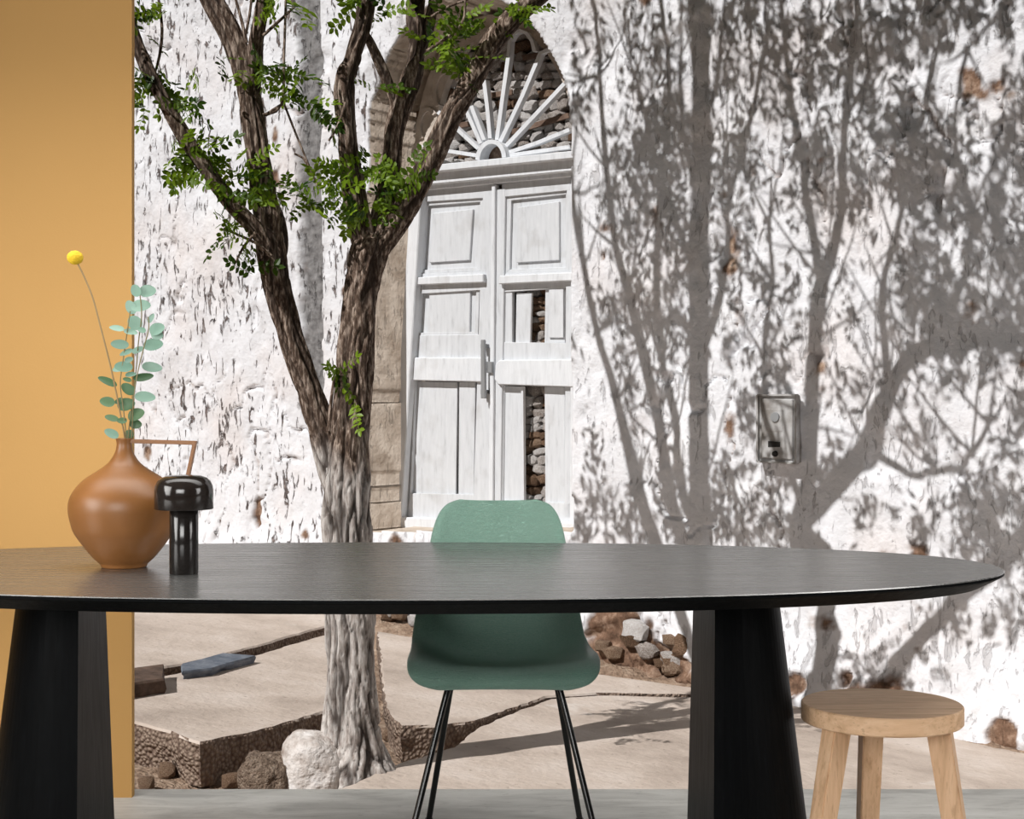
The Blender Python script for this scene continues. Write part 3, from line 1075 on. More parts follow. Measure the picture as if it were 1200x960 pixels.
def tubes(name, paths, mat, parent, seg=8, bark=0.0, seed=0, lime_z=None, smooth=True):
    VV, QQ, CC = [], [], []
    off = 0
    for i, p in enumerate(paths):
        s = seg if not isinstance(seg, (list, tuple)) else seg[i]
        v, q, c = tube_arrays(p, s, bark, seed + i * 13)
        VV.append(v)
        QQ.append(q + off)
        CC.append(c)
        off += len(v)
    V = np.concatenate(VV)
    Q = np.concatenate(QQ)
    C = np.concatenate(CC)
    me = bpy.data.meshes.new(name)
    me.vertices.add(len(V))
    me.vertices.foreach_set('co', V.reshape(-1).astype(np.float32))
    me.loops.add(Q.size)
    me.loops.foreach_set('vertex_index', Q.reshape(-1).astype(np.int32))
    me.polygons.add(len(Q))
    me.polygons.foreach_set('loop_start', np.arange(0, Q.size, 4, dtype=np.int32))
    me.polygons.foreach_set('use_smooth', np.ones(len(Q), dtype=bool))
    me.update(calc_edges=True)
    if mat is BARK:
        lz = -10 if lime_z is None else lime_z
        n = fbm(V[:, 0] * 12, V[:, 1] * 12, V[:, 2] * 5, 77, 3)
        attr(me, 'lime', 1 - sstep(lz - 0.10, lz + 0.16, V[:, 2] + 0.25 * n))
        attr(me, 'crack', C)
    return link(name, me, mat, parent)


TZ = 7.30


def tp(px, py, rpx, z=TZ):
    p = at(px, py, z)
    return Vector((p.x, p.y, p.z, rpx / F * z))


tree = empty('locust_tree', (at(415, 912, TZ).x, TZ, gz(-0.7) - 0.2))
tag(tree, 'forked locust tree with limewashed lower trunk standing in the broken pavement', 'tree')
LZ = at(400, 545, TZ).z
trunk_p = [tp(417, 940, 56), tp(417, 915, 47), tp(414, 885, 38), tp(412, 850, 32), tp(412, 800, 28), tp(411, 740, 27), tp(408, 640, 27), tp(408, 580, 27), tp(409, 530, 24),
           tp(413, 470, 21), tp(417, 400, 20), tp(424, 335, 20), tp(431, 305, 22), tp(437, 288, 20), tp(441, 275, 13)]
L = dict(
    left=[tp(402, 590, 15), tp(390, 545, 17), tp(377, 500, 15.5), tp(356, 440, 15.5, 7.28), tp(336, 375, 15, 7.25), tp(320, 315, 16, 7.22), tp(313, 250, 14, 7.2), tp(302, 180, 13.5, 7.2), tp(291, 110, 13, 7.2), tp(277, 55, 13, 7.2), tp(248, 0, 12, 7.2), tp(225, -45, 11, 7.2)],
    leftfork=[tp(296, 140, 8, 7.2), tp(298, 70, 8.5, 7.18), tp(305, 20, 7.5, 7.15), tp(312, -30, 7, 7.12)],
    farleft=[tp(322, 305, 9, 7.2), tp(300, 268, 9.5, 7.15), tp(268, 235, 9, 7.1), tp(222, 170, 9, 7.05), tp(190, 115, 8, 7.0), tp(168, 70, 8, 7.0), tp(150, 20, 7, 7.0), tp(135, -40, 6, 7.0)],
    leftstub=[tp(322, 320, 8, 7.25), tp(330, 290, 7, 7.33), tp(328, 262, 6, 7.36), tp(322, 235, 4, 7.4)],
    mid1=[tp(432, 305, 13), tp(424, 272, 13), tp(414, 220, 12.5, 7.25), tp(407, 160, 11.5, 7.2), tp(404, 100, 12, 7.2), tp(412, 70, 11, 7.2), tp(424, 30, 10.5, 7.2), tp(433, -15, 10, 7.2), tp(438, -70, 9, 7.2)],
    mid2=[tp(437, 300, 12), tp(447, 260, 12, 7.35), tp(458, 205, 11, 7.42), tp(463, 150, 12, 7.45), tp(480, 100, 13, 7.45), tp(488, 60, 11, 7.48), tp(487, 20, 10.5, 7.5), tp(490, -20, 10, 7.5), tp(495, -90, 9, 7.5)],
    mid2side=[tp(484, 80, 6, 7.46), tp(500, 40, 6, 7.5), tp(508, 0, 5, 7.5), tp(512, -40, 4.5, 7.5)],
    midlink=[tp(466, 130, 6, 7.45), tp(452, 90, 6.5, 7.42), tp(434, 50, 5, 7.35), tp(428, 38, 3, 7.3)],
    right=[tp(436, 302, 14), tp(457, 272, 14.5), tp(480, 235, 14, 7.28), tp(505, 185, 13.5, 7.25), tp(530, 135, 13, 7.22), tp(556, 90, 12.5, 7.2), tp(585, 40, 12, 7.15), tp(625, 0, 11, 7.1), tp(660, -30, 10, 7.05)],
)
tubes('trunk', [catmull(trunk_p, 0.008)], BARK, tree, 110, 0.020, 3, LZ)
for k, pth in L.items():
    big = pth[1][3] > 0.04
    tubes('branch', [catmull(pth, 0.009)], BARK, tree, 64 if big else 36, 0.013 if big else 0.007, 11 + len(k), LZ if k == 'left' else None)
# twigs in view
tw = [[(289, 50, 2.2), (282, 20, 1.8), (275, -5, 1.5)], [(186, 0, 1.6), (190, 35, 1.8), (187, 65, 1.8), (182, 84, 1.4)], [(308, 135, 2), (330, 122, 1.8), (333, 60, 1.6), (335, 0, 1.5)],
      [(311, 135, 2.2), (331, 122, 1.8)], [(333, 122, 1.4), (350, 165, 1.3), (372, 218, 1.2)], [(308, 42, 2), (330, 22, 1.8), (345, 8, 1.4)], [(288, 40, 1.8), (292, 20, 1.6), (296, -10, 1.5)],
      [(500, 60, 2), (540, 30, 1.8), (545, 0, 1.4)], [(505, 20, 1.8), (525, 8, 1.5), (560, -5, 1.4)], [(385, 505, 2.5), (388, 470, 2), (392, 440, 1.5)], [(405, 120, 2), (395, 150, 1.6), (385, 165, 1.2)],
      [(318, 300, 2), (300, 285, 1.7), (262, 268, 1.2)], [(300, 272, 2), (285, 290, 1.5), (275, 310, 1.1)], [(345, 180, 1.2), (355, 185, 1.3), (372, 216, 1.2)]]
for t_ in tw:
    tubes('twig', [catmull([tp(*p, 7.1) for p in t_], 0.03)], BARK, tree, 6)

# compound leaves ---------------------------------------------------------
def compound_mesh(seed, n=6, L_=0.15, ll_=0.034, lw=0.015):
    r = random.Random(seed)
    V, Fc = [], []

    def leaflet(base, d, up, l, w_):
        side = d.cross(up).normalized()
        b = len(V)
        for t, s, h in ((0, 0, 0), (0.3, 1, .08), (0.65, .95, .08), (1, 0, -0.05), (0.65, -.95, .08), (0.3, -1, .08)):
            V.append(base + d * (t * l) + side * (s * w_ / 2) + up * (h * w_))
        m1 = len(V)
        V.append(base + d * (0.3 * l) - up * (0.05 * w_))
        V.append(base + d * (0.68 * l) - up * (0.05 * w_))
        Fc.extend([(b, b + 1, m1), (b + 1, b + 2, m1 + 1, m1), (b + 2, b + 3, m1 + 1), (b + 3, b + 4, m1 + 1), (b + 4, b + 5, m1, m1 + 1), (b + 5, b, m1)])
    ax = []
    for i in range(n + 1):
        t = i / n
        ax.append(Vector((L_ * t, 0, -0.25 * L_ * t * t)))
    for i in range(n):       # rachis as thin three sided sliver
        a_, b_ = ax[i], ax[i + 1]
        k = len(V)
        V.extend([a_ + Vector((0, .0012, 0)), a_ - Vector((0, .0012, 0)), b_ - Vector((0, .001, 0)), b_ + Vector((0, .001, 0))])
        Fc.append((k, k + 1, k + 2, k + 3))
    up = Vector((0, 0, 1))
    for i in range(1, n + 1):
        for s in (1, -1):
            d = Vector((0.45 + r.uniform(-.2, .2), s, r.uniform(-.35, .25))).normalized()
            leaflet(ax[i] - Vector((L_ / n * .3, 0, 0)), d, (up + Vector((r.uniform(-.4, .4), r.uniform(-.4, .4), 0))).normalized(), ll_ * r.uniform(.75, 1.15), lw * r.uniform(.85, 1.2))
    leaflet(ax[n], Vector((1, 0, -.3)).normalized(), up, ll_, lw)
    me = pyd('leaf', V, Fc)
    me.materials.append(LEAF)
    return me


LM = [compound_mesh(i, n=random.choice([4, 5, 6]), L_=random.uniform(.11, .16), ll_=0.040, lw=0.021) for i in range(7)]
clusters = [  # px, py, spread x, spread y, count, depth
    (185, 15, 16, 10, 4, 7.0), (172, 30, 14, 12, 5, 7.0), (172, 92, 18, 10, 8, 7.0), (205, 105, 24, 14, 9, 7.0), (220, 118, 12, 12, 4, 6.98), (168, 125, 10, 8, 3, 6.98),
    (212, 180, 14, 10, 5, 7.0), (232, 178, 24, 12, 9, 7.0), (242, 200, 26, 14, 10, 7.05), (270, 212, 26, 14, 9, 7.05), (290, 190, 12, 14, 4, 7.05), (215, 205, 16, 8, 4, 7.0),
    (275, 260, 16, 12, 6, 7.1), (300, 235, 16, 16, 7, 7.05), (268, 272, 12, 8, 3, 7.1), (292, 300, 10, 14, 6, 7.1), (255, 70, 8, 4, 2, 7.12),
    (300, 82, 12, 8, 6, 7.08), (325, 78, 16, 10, 7, 7.08), (345, 95, 16, 14, 8, 7.08), (335, 115, 14, 10, 4, 7.08), (362, 118, 12, 8, 3, 7.05), (325, 8, 20, 8, 7, 7.0), (345, 5, 10, 6, 3, 7.0),
    (340, 232, 16, 10, 8, 7.1), (322, 222, 10, 8, 4, 7.1), (362, 240, 10, 8, 4, 7.1), (390, 225, 14, 14, 9, 7.1), (405, 215, 18, 14, 10, 7.1), (400, 245, 16, 10, 6, 7.1), (420, 190, 14, 12, 6, 7.1),
    (440, 235, 18, 14, 9, 7.1), (455, 200, 18, 12, 8, 7.1), (470, 210, 14, 12, 6, 7.1), (490, 205, 10, 8, 3, 7.1), (388, 150, 8, 12, 4, 7.12), (425, 260, 10, 8, 3, 7.12),
    (393, 440, 12, 7, 6, 7.12), (400, 450, 5, 7, 2, 7.12), (415, 470, 5, 5, 1, 7.12), (405, 8, 14, 8, 5, 7.1), (440, 102, 10, 5, 3, 7.2), (462, 15, 16, 8, 4, 7.2),
    (520, 48, 18, 10, 8, 7.2), (540, 60, 16, 14, 8, 7.15), (505, 55, 10, 10, 4, 7.2), (540, 82, 10, 8, 4, 7.15), (520, 20, 20, 10, 6, 7.15), (560, 30, 18, 12, 5, 7.12), (600, 8, 26, 7, 7, 7.0), (625, 10, 10, 6, 2, 7.0),
]
_tinv = parent_world(tree).inverted()
for (cx_, cy_, sx_, sy_, cnt, z_) in clusters:
    for i in range(cnt):
        o = bpy.data.objects.new('leaf', random.choice(LM))
        COL.objects.link(o)
        o.parent = tree
        o.matrix_parent_inverse = _tinv
        ang = random.uniform(0, 2 * math.pi)
        p = at(cx_ + random.gauss(0, sx_ * .55), cy_ + random.gauss(0, sy_ * .55), z_ + random.uniform(-.12, .12))
        o.location = p
        o.rotation_euler = (random.uniform(-1.0, 1.0) + 0.9, random.uniform(-.9, .9), ang)
        s_ = random.uniform(.75, 1.15)
        o.scale = (s_, s_, s_)


# crown above the frame: branches and leaves, laid out from where their shade falls
def caster(px, py, t):
    W = WP(px, py)
    return Vector((W.x - AZX * t, W.y - AZY * t, W.z + t * math.tan(ELEV)))


def cpath(pts, t0, seed):
    r = random.Random(seed)
    out = []
    t = t0
    for (x_, y_, rp) in pts:
        t += r.uniform(-.12, .12)
        p = caster(x_, y_, t)
        out.append(Vector((p.x, p.y, p.z, rp / F * WZ(x_))))
    return out


def q4(v):
    return v


T1 = 3.65
crown = []
top = lambda k: L[k][-1]
b1 = cpath([(938, 640, 13), (946, 580, 11), (951, 500, 9.5), (956, 400, 9), (963, 330, 9), (972, 300, 7), (985, 240, 6), (992, 140, 5), (1002, 40, 4), (1008, -60, 3)], T1, 1)
crown.append([top('mid1'), b1[0] * 0.5 + top('mid1') * 0.5] + b1)
b1b = cpath([(962, 330, 6), (950, 260, 5), (938, 180, 4.5), (925, 100, 4), (915, 0, 3), (908, -60, 2.5)], T1, 1)
crown.append(b1b)
b2 = cpath([(940, 622, 12), (975, 575, 12), (1015, 525, 12), (1040, 465, 11), (1062, 425, 10), (1100, 405, 9), (1150, 395, 8), (1210, 390, 7), (1270, 370, 6)], T1, 2)
crown.append([top('mid2')] + b2)
crown.append(cpath([(1042, 460, 6), (1034, 400, 5), (1036, 340, 4.5), (1050, 290, 4), (1065, 230, 3.5), (1080, 150, 3), (1100, 60, 2.5)], T1, 3))
crown.append(cpath([(1020, 522, 5), (1060, 550, 4), (1100, 552, 3.5), (1140, 535, 3), (1160, 500, 2.5)], T1, 4))
crown.append([top('right')] + cpath([(1125, 700, 11), (1180, 650, 10), (1230, 580, 8), (1290, 480, 7)], T1 - 0.2, 5))
crown.append([top('farleft')] + cpath([(770, 640, 9), (745, 560, 8), (722, 470, 6), (700, 390, 5), (684, 310, 4), (672, 230, 3), (664, 150, 2.5)], T1 + 0.2, 6))
crown.append([top('left')] + cpath([(800, 630, 9), (775, 520, 8), (756, 430, 7), (738, 350, 6), (722, 290, 5), (712, 200, 4), (702, 90, 3), (694, -20, 3)], T1, 7))
crown.append([top('leftfork')] + cpath([(815, 620, 6), (792, 500, 6), (775, 420, 5), (770, 320, 5), (776, 200, 4), (784, 90, 3), (772, -20, 3)], T1, 8))
crown.append(cpath([(945, 600, 5), (905, 500, 4), (897, 420, 3.5), (905, 330, 3), (900, 260, 2.5)], T1, 9))
crown.append(cpath([(1100, 405, 5), (1130, 330, 4), (1140, 250, 3.5), (1120, 160, 3), (1135, 60, 2.5)], T1, 10))
crown.append([top('left')] + cpath([(828, 680, 15), (823, 600, 15), (820, 500, 14.5), (819, 400, 14), (818, 300, 14), (820, 200, 13.5), (819, 100, 13), (818, 0, 12.5), (818, -90, 12)], T1, 20))
crown += [cpath([(822, 420, 5), (846, 340, 5), (852, 240, 4), (880, 140, 3.5), (900, 50, 3)], T1, 21), cpath([(819, 330, 4), (792, 260, 4), (765, 170, 3), (745, 90, 2.5)], T1, 22),
          cpath([(820, 250, 4), (800, 160, 3.5), (795, 60, 3)], T1, 23), cpath([(820, 160, 4), (840, 90, 3), (848, 20, 2.5)], T1, 24)]
tubes('crown_branch', [catmull(c, 0.08) for c in crown], BARK, tree, 10, 0.004, 60)
rr = random.Random(5)
twg = []
for c in crown:
    for k in range(2, len(c)):
        for q_ in range(3):
            a_ = c[k]
            dx = Vector((rr.uniform(-.5, .5), rr.uniform(-.4, .4), rr.uniform(.1, .7)))
            m_ = Vector((a_.x + dx.x * .5, a_.y + dx.y * .5, a_.z + dx.z * .45, .008))
            e_ = Vector((a_.x + dx.x, a_.y + dx.y, a_.z + dx.z, .004))
            twg.append([Vector((a_.x, a_.y, a_.z, .011)), m_, e_])
tw_o = tubes('crown_twig', [catmull(c, 0.12) for c in twg], BARK, tree, 5)
tw_o['kind'] = 'stuff'


def foliage(name, blobs, t0, tj, parent, seed, lsz=(0.085, 0.034)):
    g = np.random.default_rng(seed)
    VV = []
    QQ = []
    n_tot = 0
    for (cx_, cy_, sx_, sy_, n) in blobs:
        n = int(n * 0.95)
        ns = max(3, n // 9)
        kx, ky = cx_ + g.normal(0, sx_ * .55, ns), cy_ + g.normal(0, sy_ * .55, ns)
        kk = g.integers(0, ns, n)
        al = g.normal(0, 1, n)
        px_ = kx[kk] + 5 * g.normal(0, 1, n) + 2 * al
        py_ = ky[kk] + 14 * al
        t_ = t0 + g.uniform(-tj, tj, ns)[kk] + g.uniform(-.08, .08, n)
        Z_ = 1 / (KA + KB * px_)
        W = np.stack([(px_ - 600) / F * Z_, Z_, CZ - (py_ - 472) / F * Z_], -1)
        C = W + np.stack([-AZX * t_, -AZY * t_, math.tan(ELEV) * t_], -1)
        # never dip into the view: keep above the top edge of the frame
        lim = CZ + 480 * C[:, 1] / F
        ok = C[:, 2] > lim
        C = C[ok]
        m = len(C)
        a_ = g.normal(0, 1, (m, 3)) + np.array([0, 0, -0.7])
        a_ /= np.linalg.norm(a_, axis=1)[:, None]
        b_ = np.cross(a_, g.normal(0, 1, (m, 3)))
        b_ /= np.linalg.norm(b_, axis=1)[:, None]
        l_ = lsz[0] * g.uniform(.6, 1.3, m)[:, None]
        w_ = lsz[1] * g.uniform(.7, 1.3, m)[:, None]
        q_ = np.stack([C - a_ * l_ * .5, C + b_ * w_ * .5 - a_ * l_ * .1, C + a_ * l_ * .5, C - b_ * w_ * .5 - a_ * l_ * .1], 1)
        VV.append(q_.reshape(-1, 3))
        QQ.append(np.arange(m * 4).reshape(-1, 4) + n_tot)
        n_tot += m * 4
    V = np.concatenate(VV)
    Q = np.concatenate(QQ)
    me = bpy.data.meshes.new(name)
    me.vertices.add(len(V))
    me.vertices.foreach_set('co', V.reshape(-1).astype(np.float32))
    me.loops.add(Q.size)
    me.loops.foreach_set('vertex_index', Q.reshape(-1).astype(np.int32))
    me.polygons.add(len(Q))
    me.polygons.foreach_set('loop_start', np.arange(0, Q.size, 4, dtype=np.int32))
    me.update(calc_edges=True)
    o = link(name, me, LEAF, parent)
    o['kind'] = 'stuff'
    return o


blobsB = [
    (890, 20, 60, 50, 260), (930, 60, 50, 60, 300), (980, 50, 70, 60, 420), (1040, 30, 60, 40, 240), (1100, 20, 70, 36, 260), (1170, 20, 50, 30, 160),
    (935, 110, 40, 50, 160), (1010, 80, 40, 50, 240), (1040, 130, 40, 40, 170), (1060, 190, 46, 50, 380), (1100, 180, 50, 60, 300), (1110, 230, 50, 40, 260),
    (960, 200, 34, 50, 200), (985, 235, 34, 40, 160), (940, 180, 20, 60, 80), (1170, 210, 46, 70, 260), (1190, 130, 26, 60, 120), (1150, 290, 60, 40, 260), (1190, 320, 40, 60, 240),
    (1090, 290, 30, 30, 110), (1080, 330, 40, 30, 150), (1110, 370, 60, 30, 300), (1170, 385, 60, 34, 360), (1080, 400, 40, 20, 110), (1060, 350, 30, 50, 120),
    (1150, 430, 60, 16, 60), (880, 230, 40, 50, 110), (905, 330, 34, 50, 90), (900, 400, 30, 40, 90), (910, 450, 26, 30, 90), (925, 390, 30, 50, 70), (900, 560, 40, 40, 160), (880, 490, 30, 30, 90),
    (1000, 380, 30, 40, 40), (990, 460, 30, 30, 60), (1010, 600, 40, 20, 50), (960, 560, 40, 30, 90), (1060, 440, 40, 30, 60), (1080, 480, 36, 30, 40), (1100, 520, 40, 20, 60),
    (1150, 600, 44, 30, 220), (1180, 640, 44, 34, 300), (1185, 560, 30, 40, 120), (1190, 490, 30, 36, 110), (1130, 560, 30, 20, 60), (870, 620, 60, 22, 260), (910, 625, 30, 20, 120), (1120, 740, 60, 20, 90), (1180, 720, 40, 20, 60), (1090, 620, 30, 26, 60),
]
foliage('foliage', blobsB, T1, 0.7, tree, 3)
blobsA = [
    (700, 50, 30, 50, 90), (690, 110, 24, 40, 50), (740, 40, 36, 60, 120), (780, 60, 40, 60, 170), (770, 130, 44, 50, 300), (745, 190, 36, 50, 260), (790, 190, 40, 50, 260),
    (760, 240, 44, 40, 260), (735, 290, 30, 40, 170), (790, 290, 34, 50, 200), (840, 40, 30, 50, 120), (850, 110, 34, 40, 130), (860, 160, 34, 40, 150), (845, 210, 26, 40, 120),
    (735, 350, 34, 36, 170), (775, 390, 40, 40, 230), (850, 290, 30, 40, 110), (835, 350, 24, 40, 80), (700, 400, 24, 30, 40), (730, 450, 34, 40, 80), (775, 480, 36, 50, 110),
    (800, 560, 40, 40, 160), (740, 600, 40, 30, 120), (690, 590, 22, 20, 90), (690, 620, 30, 16, 140), (760, 625, 60, 16, 160), (820, 610, 40, 30, 160), (850, 560, 30, 40, 90), (700, 540, 16, 30, 40), (855, 400, 20, 40, 30), (805, 350, 24, 60, 110), (675, 30, 16, 40, 30),
]

foliage('foliage', blobsA, T1, 0.6, tree, 4)

# ------------------------------------------------------------------ TABLE
TXC, TYC, TA, TB, TT = -0.254, 3.385, 1.322, 0.577, 0.74
table = empty('dining_table', (TXC, TYC, 0))
tag(table, 'long oval black stained oak dining table in the foreground', 'table')


def oval(a_, b_, z, n=160, e=2.15):
    out = []
    for i in range(n):
        t = 2 * math.pi * i / n
        c, s = math.cos(t), math.sin(t)
        out.append((TXC + a_ * math.copysign(abs(c) ** (2 / e), c), TYC + b_ * math.copysign(abs(s) ** (2 / e), s), z))
    return out


def loft(name, rings, mat, parent, cap0=True, cap1=True, smooth=False):
    bm = bmesh.new()
    R = [[bm.verts.new(p) for p in r] for r in rings]
    n = len(R[0])
    for r0, r1 in zip(R, R[1:]):
        for i in range(n):
            f = bm.faces.new((r0[i], r0[(i + 1) % n], r1[(i + 1) % n], r1[i]))
            f.smooth = smooth
    if cap0:
        bm.faces.new(R[0][::-1])
    if cap1:
        bm.faces.new(R[-1])
    return link(name, bm_mesh(name, bm), mat, parent)


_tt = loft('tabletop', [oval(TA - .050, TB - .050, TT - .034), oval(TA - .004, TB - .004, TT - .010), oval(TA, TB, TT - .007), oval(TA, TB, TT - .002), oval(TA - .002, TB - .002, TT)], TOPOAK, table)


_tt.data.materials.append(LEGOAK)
for _p in _tt.data.polygons:
    if _p.center.z < TT - 0.0015:
        _p.material_index = 1


def leg_ring(sx, z):
    t = 1 - z / 0.706
    xin = 0.677 - 0.012 * t           # chord distance from the table centre
    out_ = 0.158 + 0.10 * t
    hd = 0.185 + 0.06 * t
    yc = 3.385
    pts = []
    n = 40
    for i in range(n + 1):
        a_ = -math.pi / 2 + math.pi * i / n
        c, s = math.cos(a_), math.sin(a_)
        x = xin + out_ * abs(c) ** 0.9 + (0.0 if sx > 0 else 0.022 * s - 0.006)
        pts.append((TXC + sx * x, yc + hd * s, z))
    for f_ in (0.75, 0.5, 0.25):
        pts.append((TXC + sx * (xin + (0.0 if sx > 0 else 0.022 * (2 * f_ - 1) - 0.006)), yc + hd * (2 * f_ - 1), z))
    return pts if sx > 0 else pts[::-1]


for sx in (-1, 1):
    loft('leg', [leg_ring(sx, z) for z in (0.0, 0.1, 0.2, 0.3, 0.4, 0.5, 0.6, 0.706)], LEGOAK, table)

# ------------------------------------------------------------------ CHAIR
chair = empty('shell_chair', (-0.02, 3.85, 0))
tag(chair, 'sage green fibreglass shell chair on black tube legs behind the table', 'chair')
SECT = [  # y, z, half width, rise
    (3.646, 0.420, 0.165, 0.003), (3.636, 0.433, 0.204, 0.006), (3.646, 0.452, 0.226, 0.012), (3.682, 0.462, 0.232, 0.026), (3.75, 0.453, 0.232, 0.045), (3.83, 0.439, 0.229, 0.06),
    (3.91, 0.436, 0.225, 0.072), (3.965, 0.455, 0.222, 0.078), (3.998, 0.50, 0.218, 0.075), (4.02, 0.56, 0.210, 0.066), (4.040, 0.63, 0.197, 0.055), (4.058, 0.70, 0.184, 0.045),
    (4.070, 0.76, 0.172, 0.036), (4.080, 0.802, 0.157, 0.028), (4.086, 0.828, 0.135, 0.02), (4.089, 0.840, 0.100, 0.012)]


def build_shell():
    path = catmull([Vector(s) for s in SECT], 0.011)
    # Vector of 4 comps: y,z,w,rise
    pr = np.array([[p[0], p[1], p[2], p[3]] for p in path])
    T = np.gradient(pr[:, :2], axis=0)
    T /= np.linalg.norm(T, axis=1)[:, None]
    N = np.stack([-T[:, 1], T[:, 0]], -1)     # up on the seat, forward (towards -y) on the back
    nu = 41
    us = np.linspace(-1, 1, nu)
    V = np.zeros((len(pr), nu, 3))
    xc = -0.02
    for i, (y, z, w_, rs) in enumerate(pr):
        for j, u in enumerate(us):
            a_ = abs(u)
            rr_ = rs * (a_ ** 2.6) * 1.0
            flare = 0.0
            if a_ > 0.88:                      # rolled rim: flattens outwards
                e = (a_ - 0.88) / 0.12
                rr_ = rs * (0.88 ** 2.6 + 0.10 * e) - 0.006 * e * e
            V[i, j] = (xc - 0.017 * sstep(3.7, 4.06, y) + w_ * u, y + N[i, 0] * rr_, z + N[i, 1] * rr_)
    me = grid_mesh('shell', V, nu, len(pr))
    o = link('shell', me, FIBRE, chair)
    m1 = o.modifiers.new('solid', 'SOLIDIFY')
    m1.thickness = 0.006
    m1.offset = 0
    m2 = o.modifiers.new('sub', 'SUBSURF')
    m2.levels = 1
    m2.render_levels = 1
    return o


build_shell()
for nm_ in ('l', 'r'):
    sx = -1 if nm_ == 'l' else 1
    X0 = -0.02
    # front leg (shinier, outer) and rear leg
    f1 = [Vector((X0 + sx * 0.095, 3.78, 0.412, .0078)), Vector((X0 + sx * 0.122, 3.765, 0.410, .0078)), Vector((X0 + sx * 0.138, 3.76, 0.395, .0078)), Vector((X0 + sx * 0.212, 3.685, 0.10, .0078)), Vector((X0 + sx * 0.236, 3.662, 0.012, .0078))]
    r1 = [Vector((X0 + sx * 0.095, 3.86, 0.412, .0078)), Vector((X0 + sx * 0.120, 3.87, 0.410, .0078)), Vector((X0 + sx * 0.132, 3.88, 0.395, .0078)), Vector((X0 + sx * 0.182, 3.985, 0.10, .0078)), Vector((X0 + sx * 0.197, 4.015, 0.012, .0078))]
    for pth in (f1, r1):
        lg = tubes('leg', [catmull(pth, 0.01)], BLACKT, chair, 16)
        e_ = pth[-1]
        bm = bmesh.new()
        bmesh.ops.create_cone(bm, cap_ends=True, segments=18, radius1=.012, radius2=.010, depth=.014, matrix=Matrix.Translation((e_.x, e_.y, 0.007)))
        link('foot_glide', bm_mesh('foot_glide', bm), BLACKT, lg)
tubes('cross_bar', [catmull([Vector((-0.118, y, 0.412, .0075)), Vector((0.078, y, 0.412, .0075))], 0.02) for y in (3.78, 3.86)], BLACKT, chair, 14)

# ------------------------------------------------------------------ STOOL
SXC, SYC, SH = 0.798, 3.315, 0.452
stool = empty('round_stool', (SXC, SYC, 0))
tag(stool, 'light oak round stool with three legs at the right end of the table', 'stool')


def disc_rings(cx_, cy_, prof, n=72):
    return [[(cx_ + r * math.cos(2 * math.pi * i / n), cy_ + r * math.sin(2 * math.pi * i / n), z) for i in range(n)] for r, z in prof]


R_ = 0.1715
so_ = loft('seat', disc_rings(SXC, SYC, [(R_ - .003, SH - .039), (R_, SH - .036), (R_, SH - .003), (R_ - .003, SH)]), OAKT, stool, smooth=False)


def stool_leg(top_, bot, w_, t_, yaw):
    """tapered rectangular leg from bot to top_"""
    bm = bmesh.new()
    ca, sa = math.cos(yaw), math.sin(yaw)
    rings = []
    for p, k in ((bot, 0.92), (top_, 1.08)):
        r = []
        for a_, b_ in ((-1, -1), (1, -1), (1, 1), (-1, 1)):
            x, y = a_ * w_ / 2 * k, b_ * t_ / 2 * k
            r.append(bm.verts.new((p[0] + x * ca - y * sa, p[1] + x * sa + y * ca, p[2])))
        rings.append(r)
    for i in range(4):
        bm.faces.new((rings[0][i], rings[0][(i + 1) % 4], rings[1][(i + 1) % 4], rings[1][i]))
    bm.faces.new(rings[0][::-1])
    bm.faces.new(rings[1])
    bmesh.ops.bevel(bm, geom=bm.edges[:], offset=0.0025, segments=2, affect='EDGES')
    return link('leg', bm_mesh('leg', bm), OAKL, stool)


stool_leg((SXC - .110, SYC - .065, SH - .037), (SXC - .184, SYC - .115, 0), .044, .040, math.radians(28))
stool_leg((SXC + .110, SYC - .045, SH - .037), (SXC + .163, SYC - .10, 0), .046, .040, math.radians(-24))
stool_leg((SXC + .002, SYC + .100, SH - .037), (SXC + .004, SYC + .175, 0), .044, .038, math.radians(4))

# ------------------------------------------------------------------ VASE
VXp, VZ = 145.5, 3.365
VX = (VXp - 600) / F * VZ
vs_ = VZ / F
vase = empty('ceramic_vase', (VX, VZ, TT))
tag(vase, 'round brown ceramic jug vase with thin angular handle on the black table', 'vase')
prof_px = [(0, 666.5), (25, 666.5), (26.5, 665), (26.8, 663), (33.5, 657), (43, 646), (51, 635), (57.5, 625), (61, 614.5), (63.3, 604), (63.8, 594), (61.5, 583.5), (55, 573), (44.5, 562.5), (29, 552.5), (19, 545), (12.5, 536), (9.3, 528), (8.6, 521), (9.6, 517), (9.8, 515.8), (8.6, 515.6), (7.2, 520), (7.4, 530)]
prof = [(max(r, 0.05) * vs_, TT + (666.5 - y) * vs_) for r, y in prof_px]
pc = catmull([Vector((r, z, 0, 0)) for r, z in prof[2:19]], 0.006)
pr2 = prof[:2] + [(p[0], p[1]) for p in pc] + prof[19:]
body = loft('body', disc_rings(VX, VZ, pr2, 80), VASE, vase, cap0=True, cap1=False, smooth=True)
hx = lambda px: (px - 600) / F * VZ
hz = lambda py: TT + (666.5 - py) * vs_


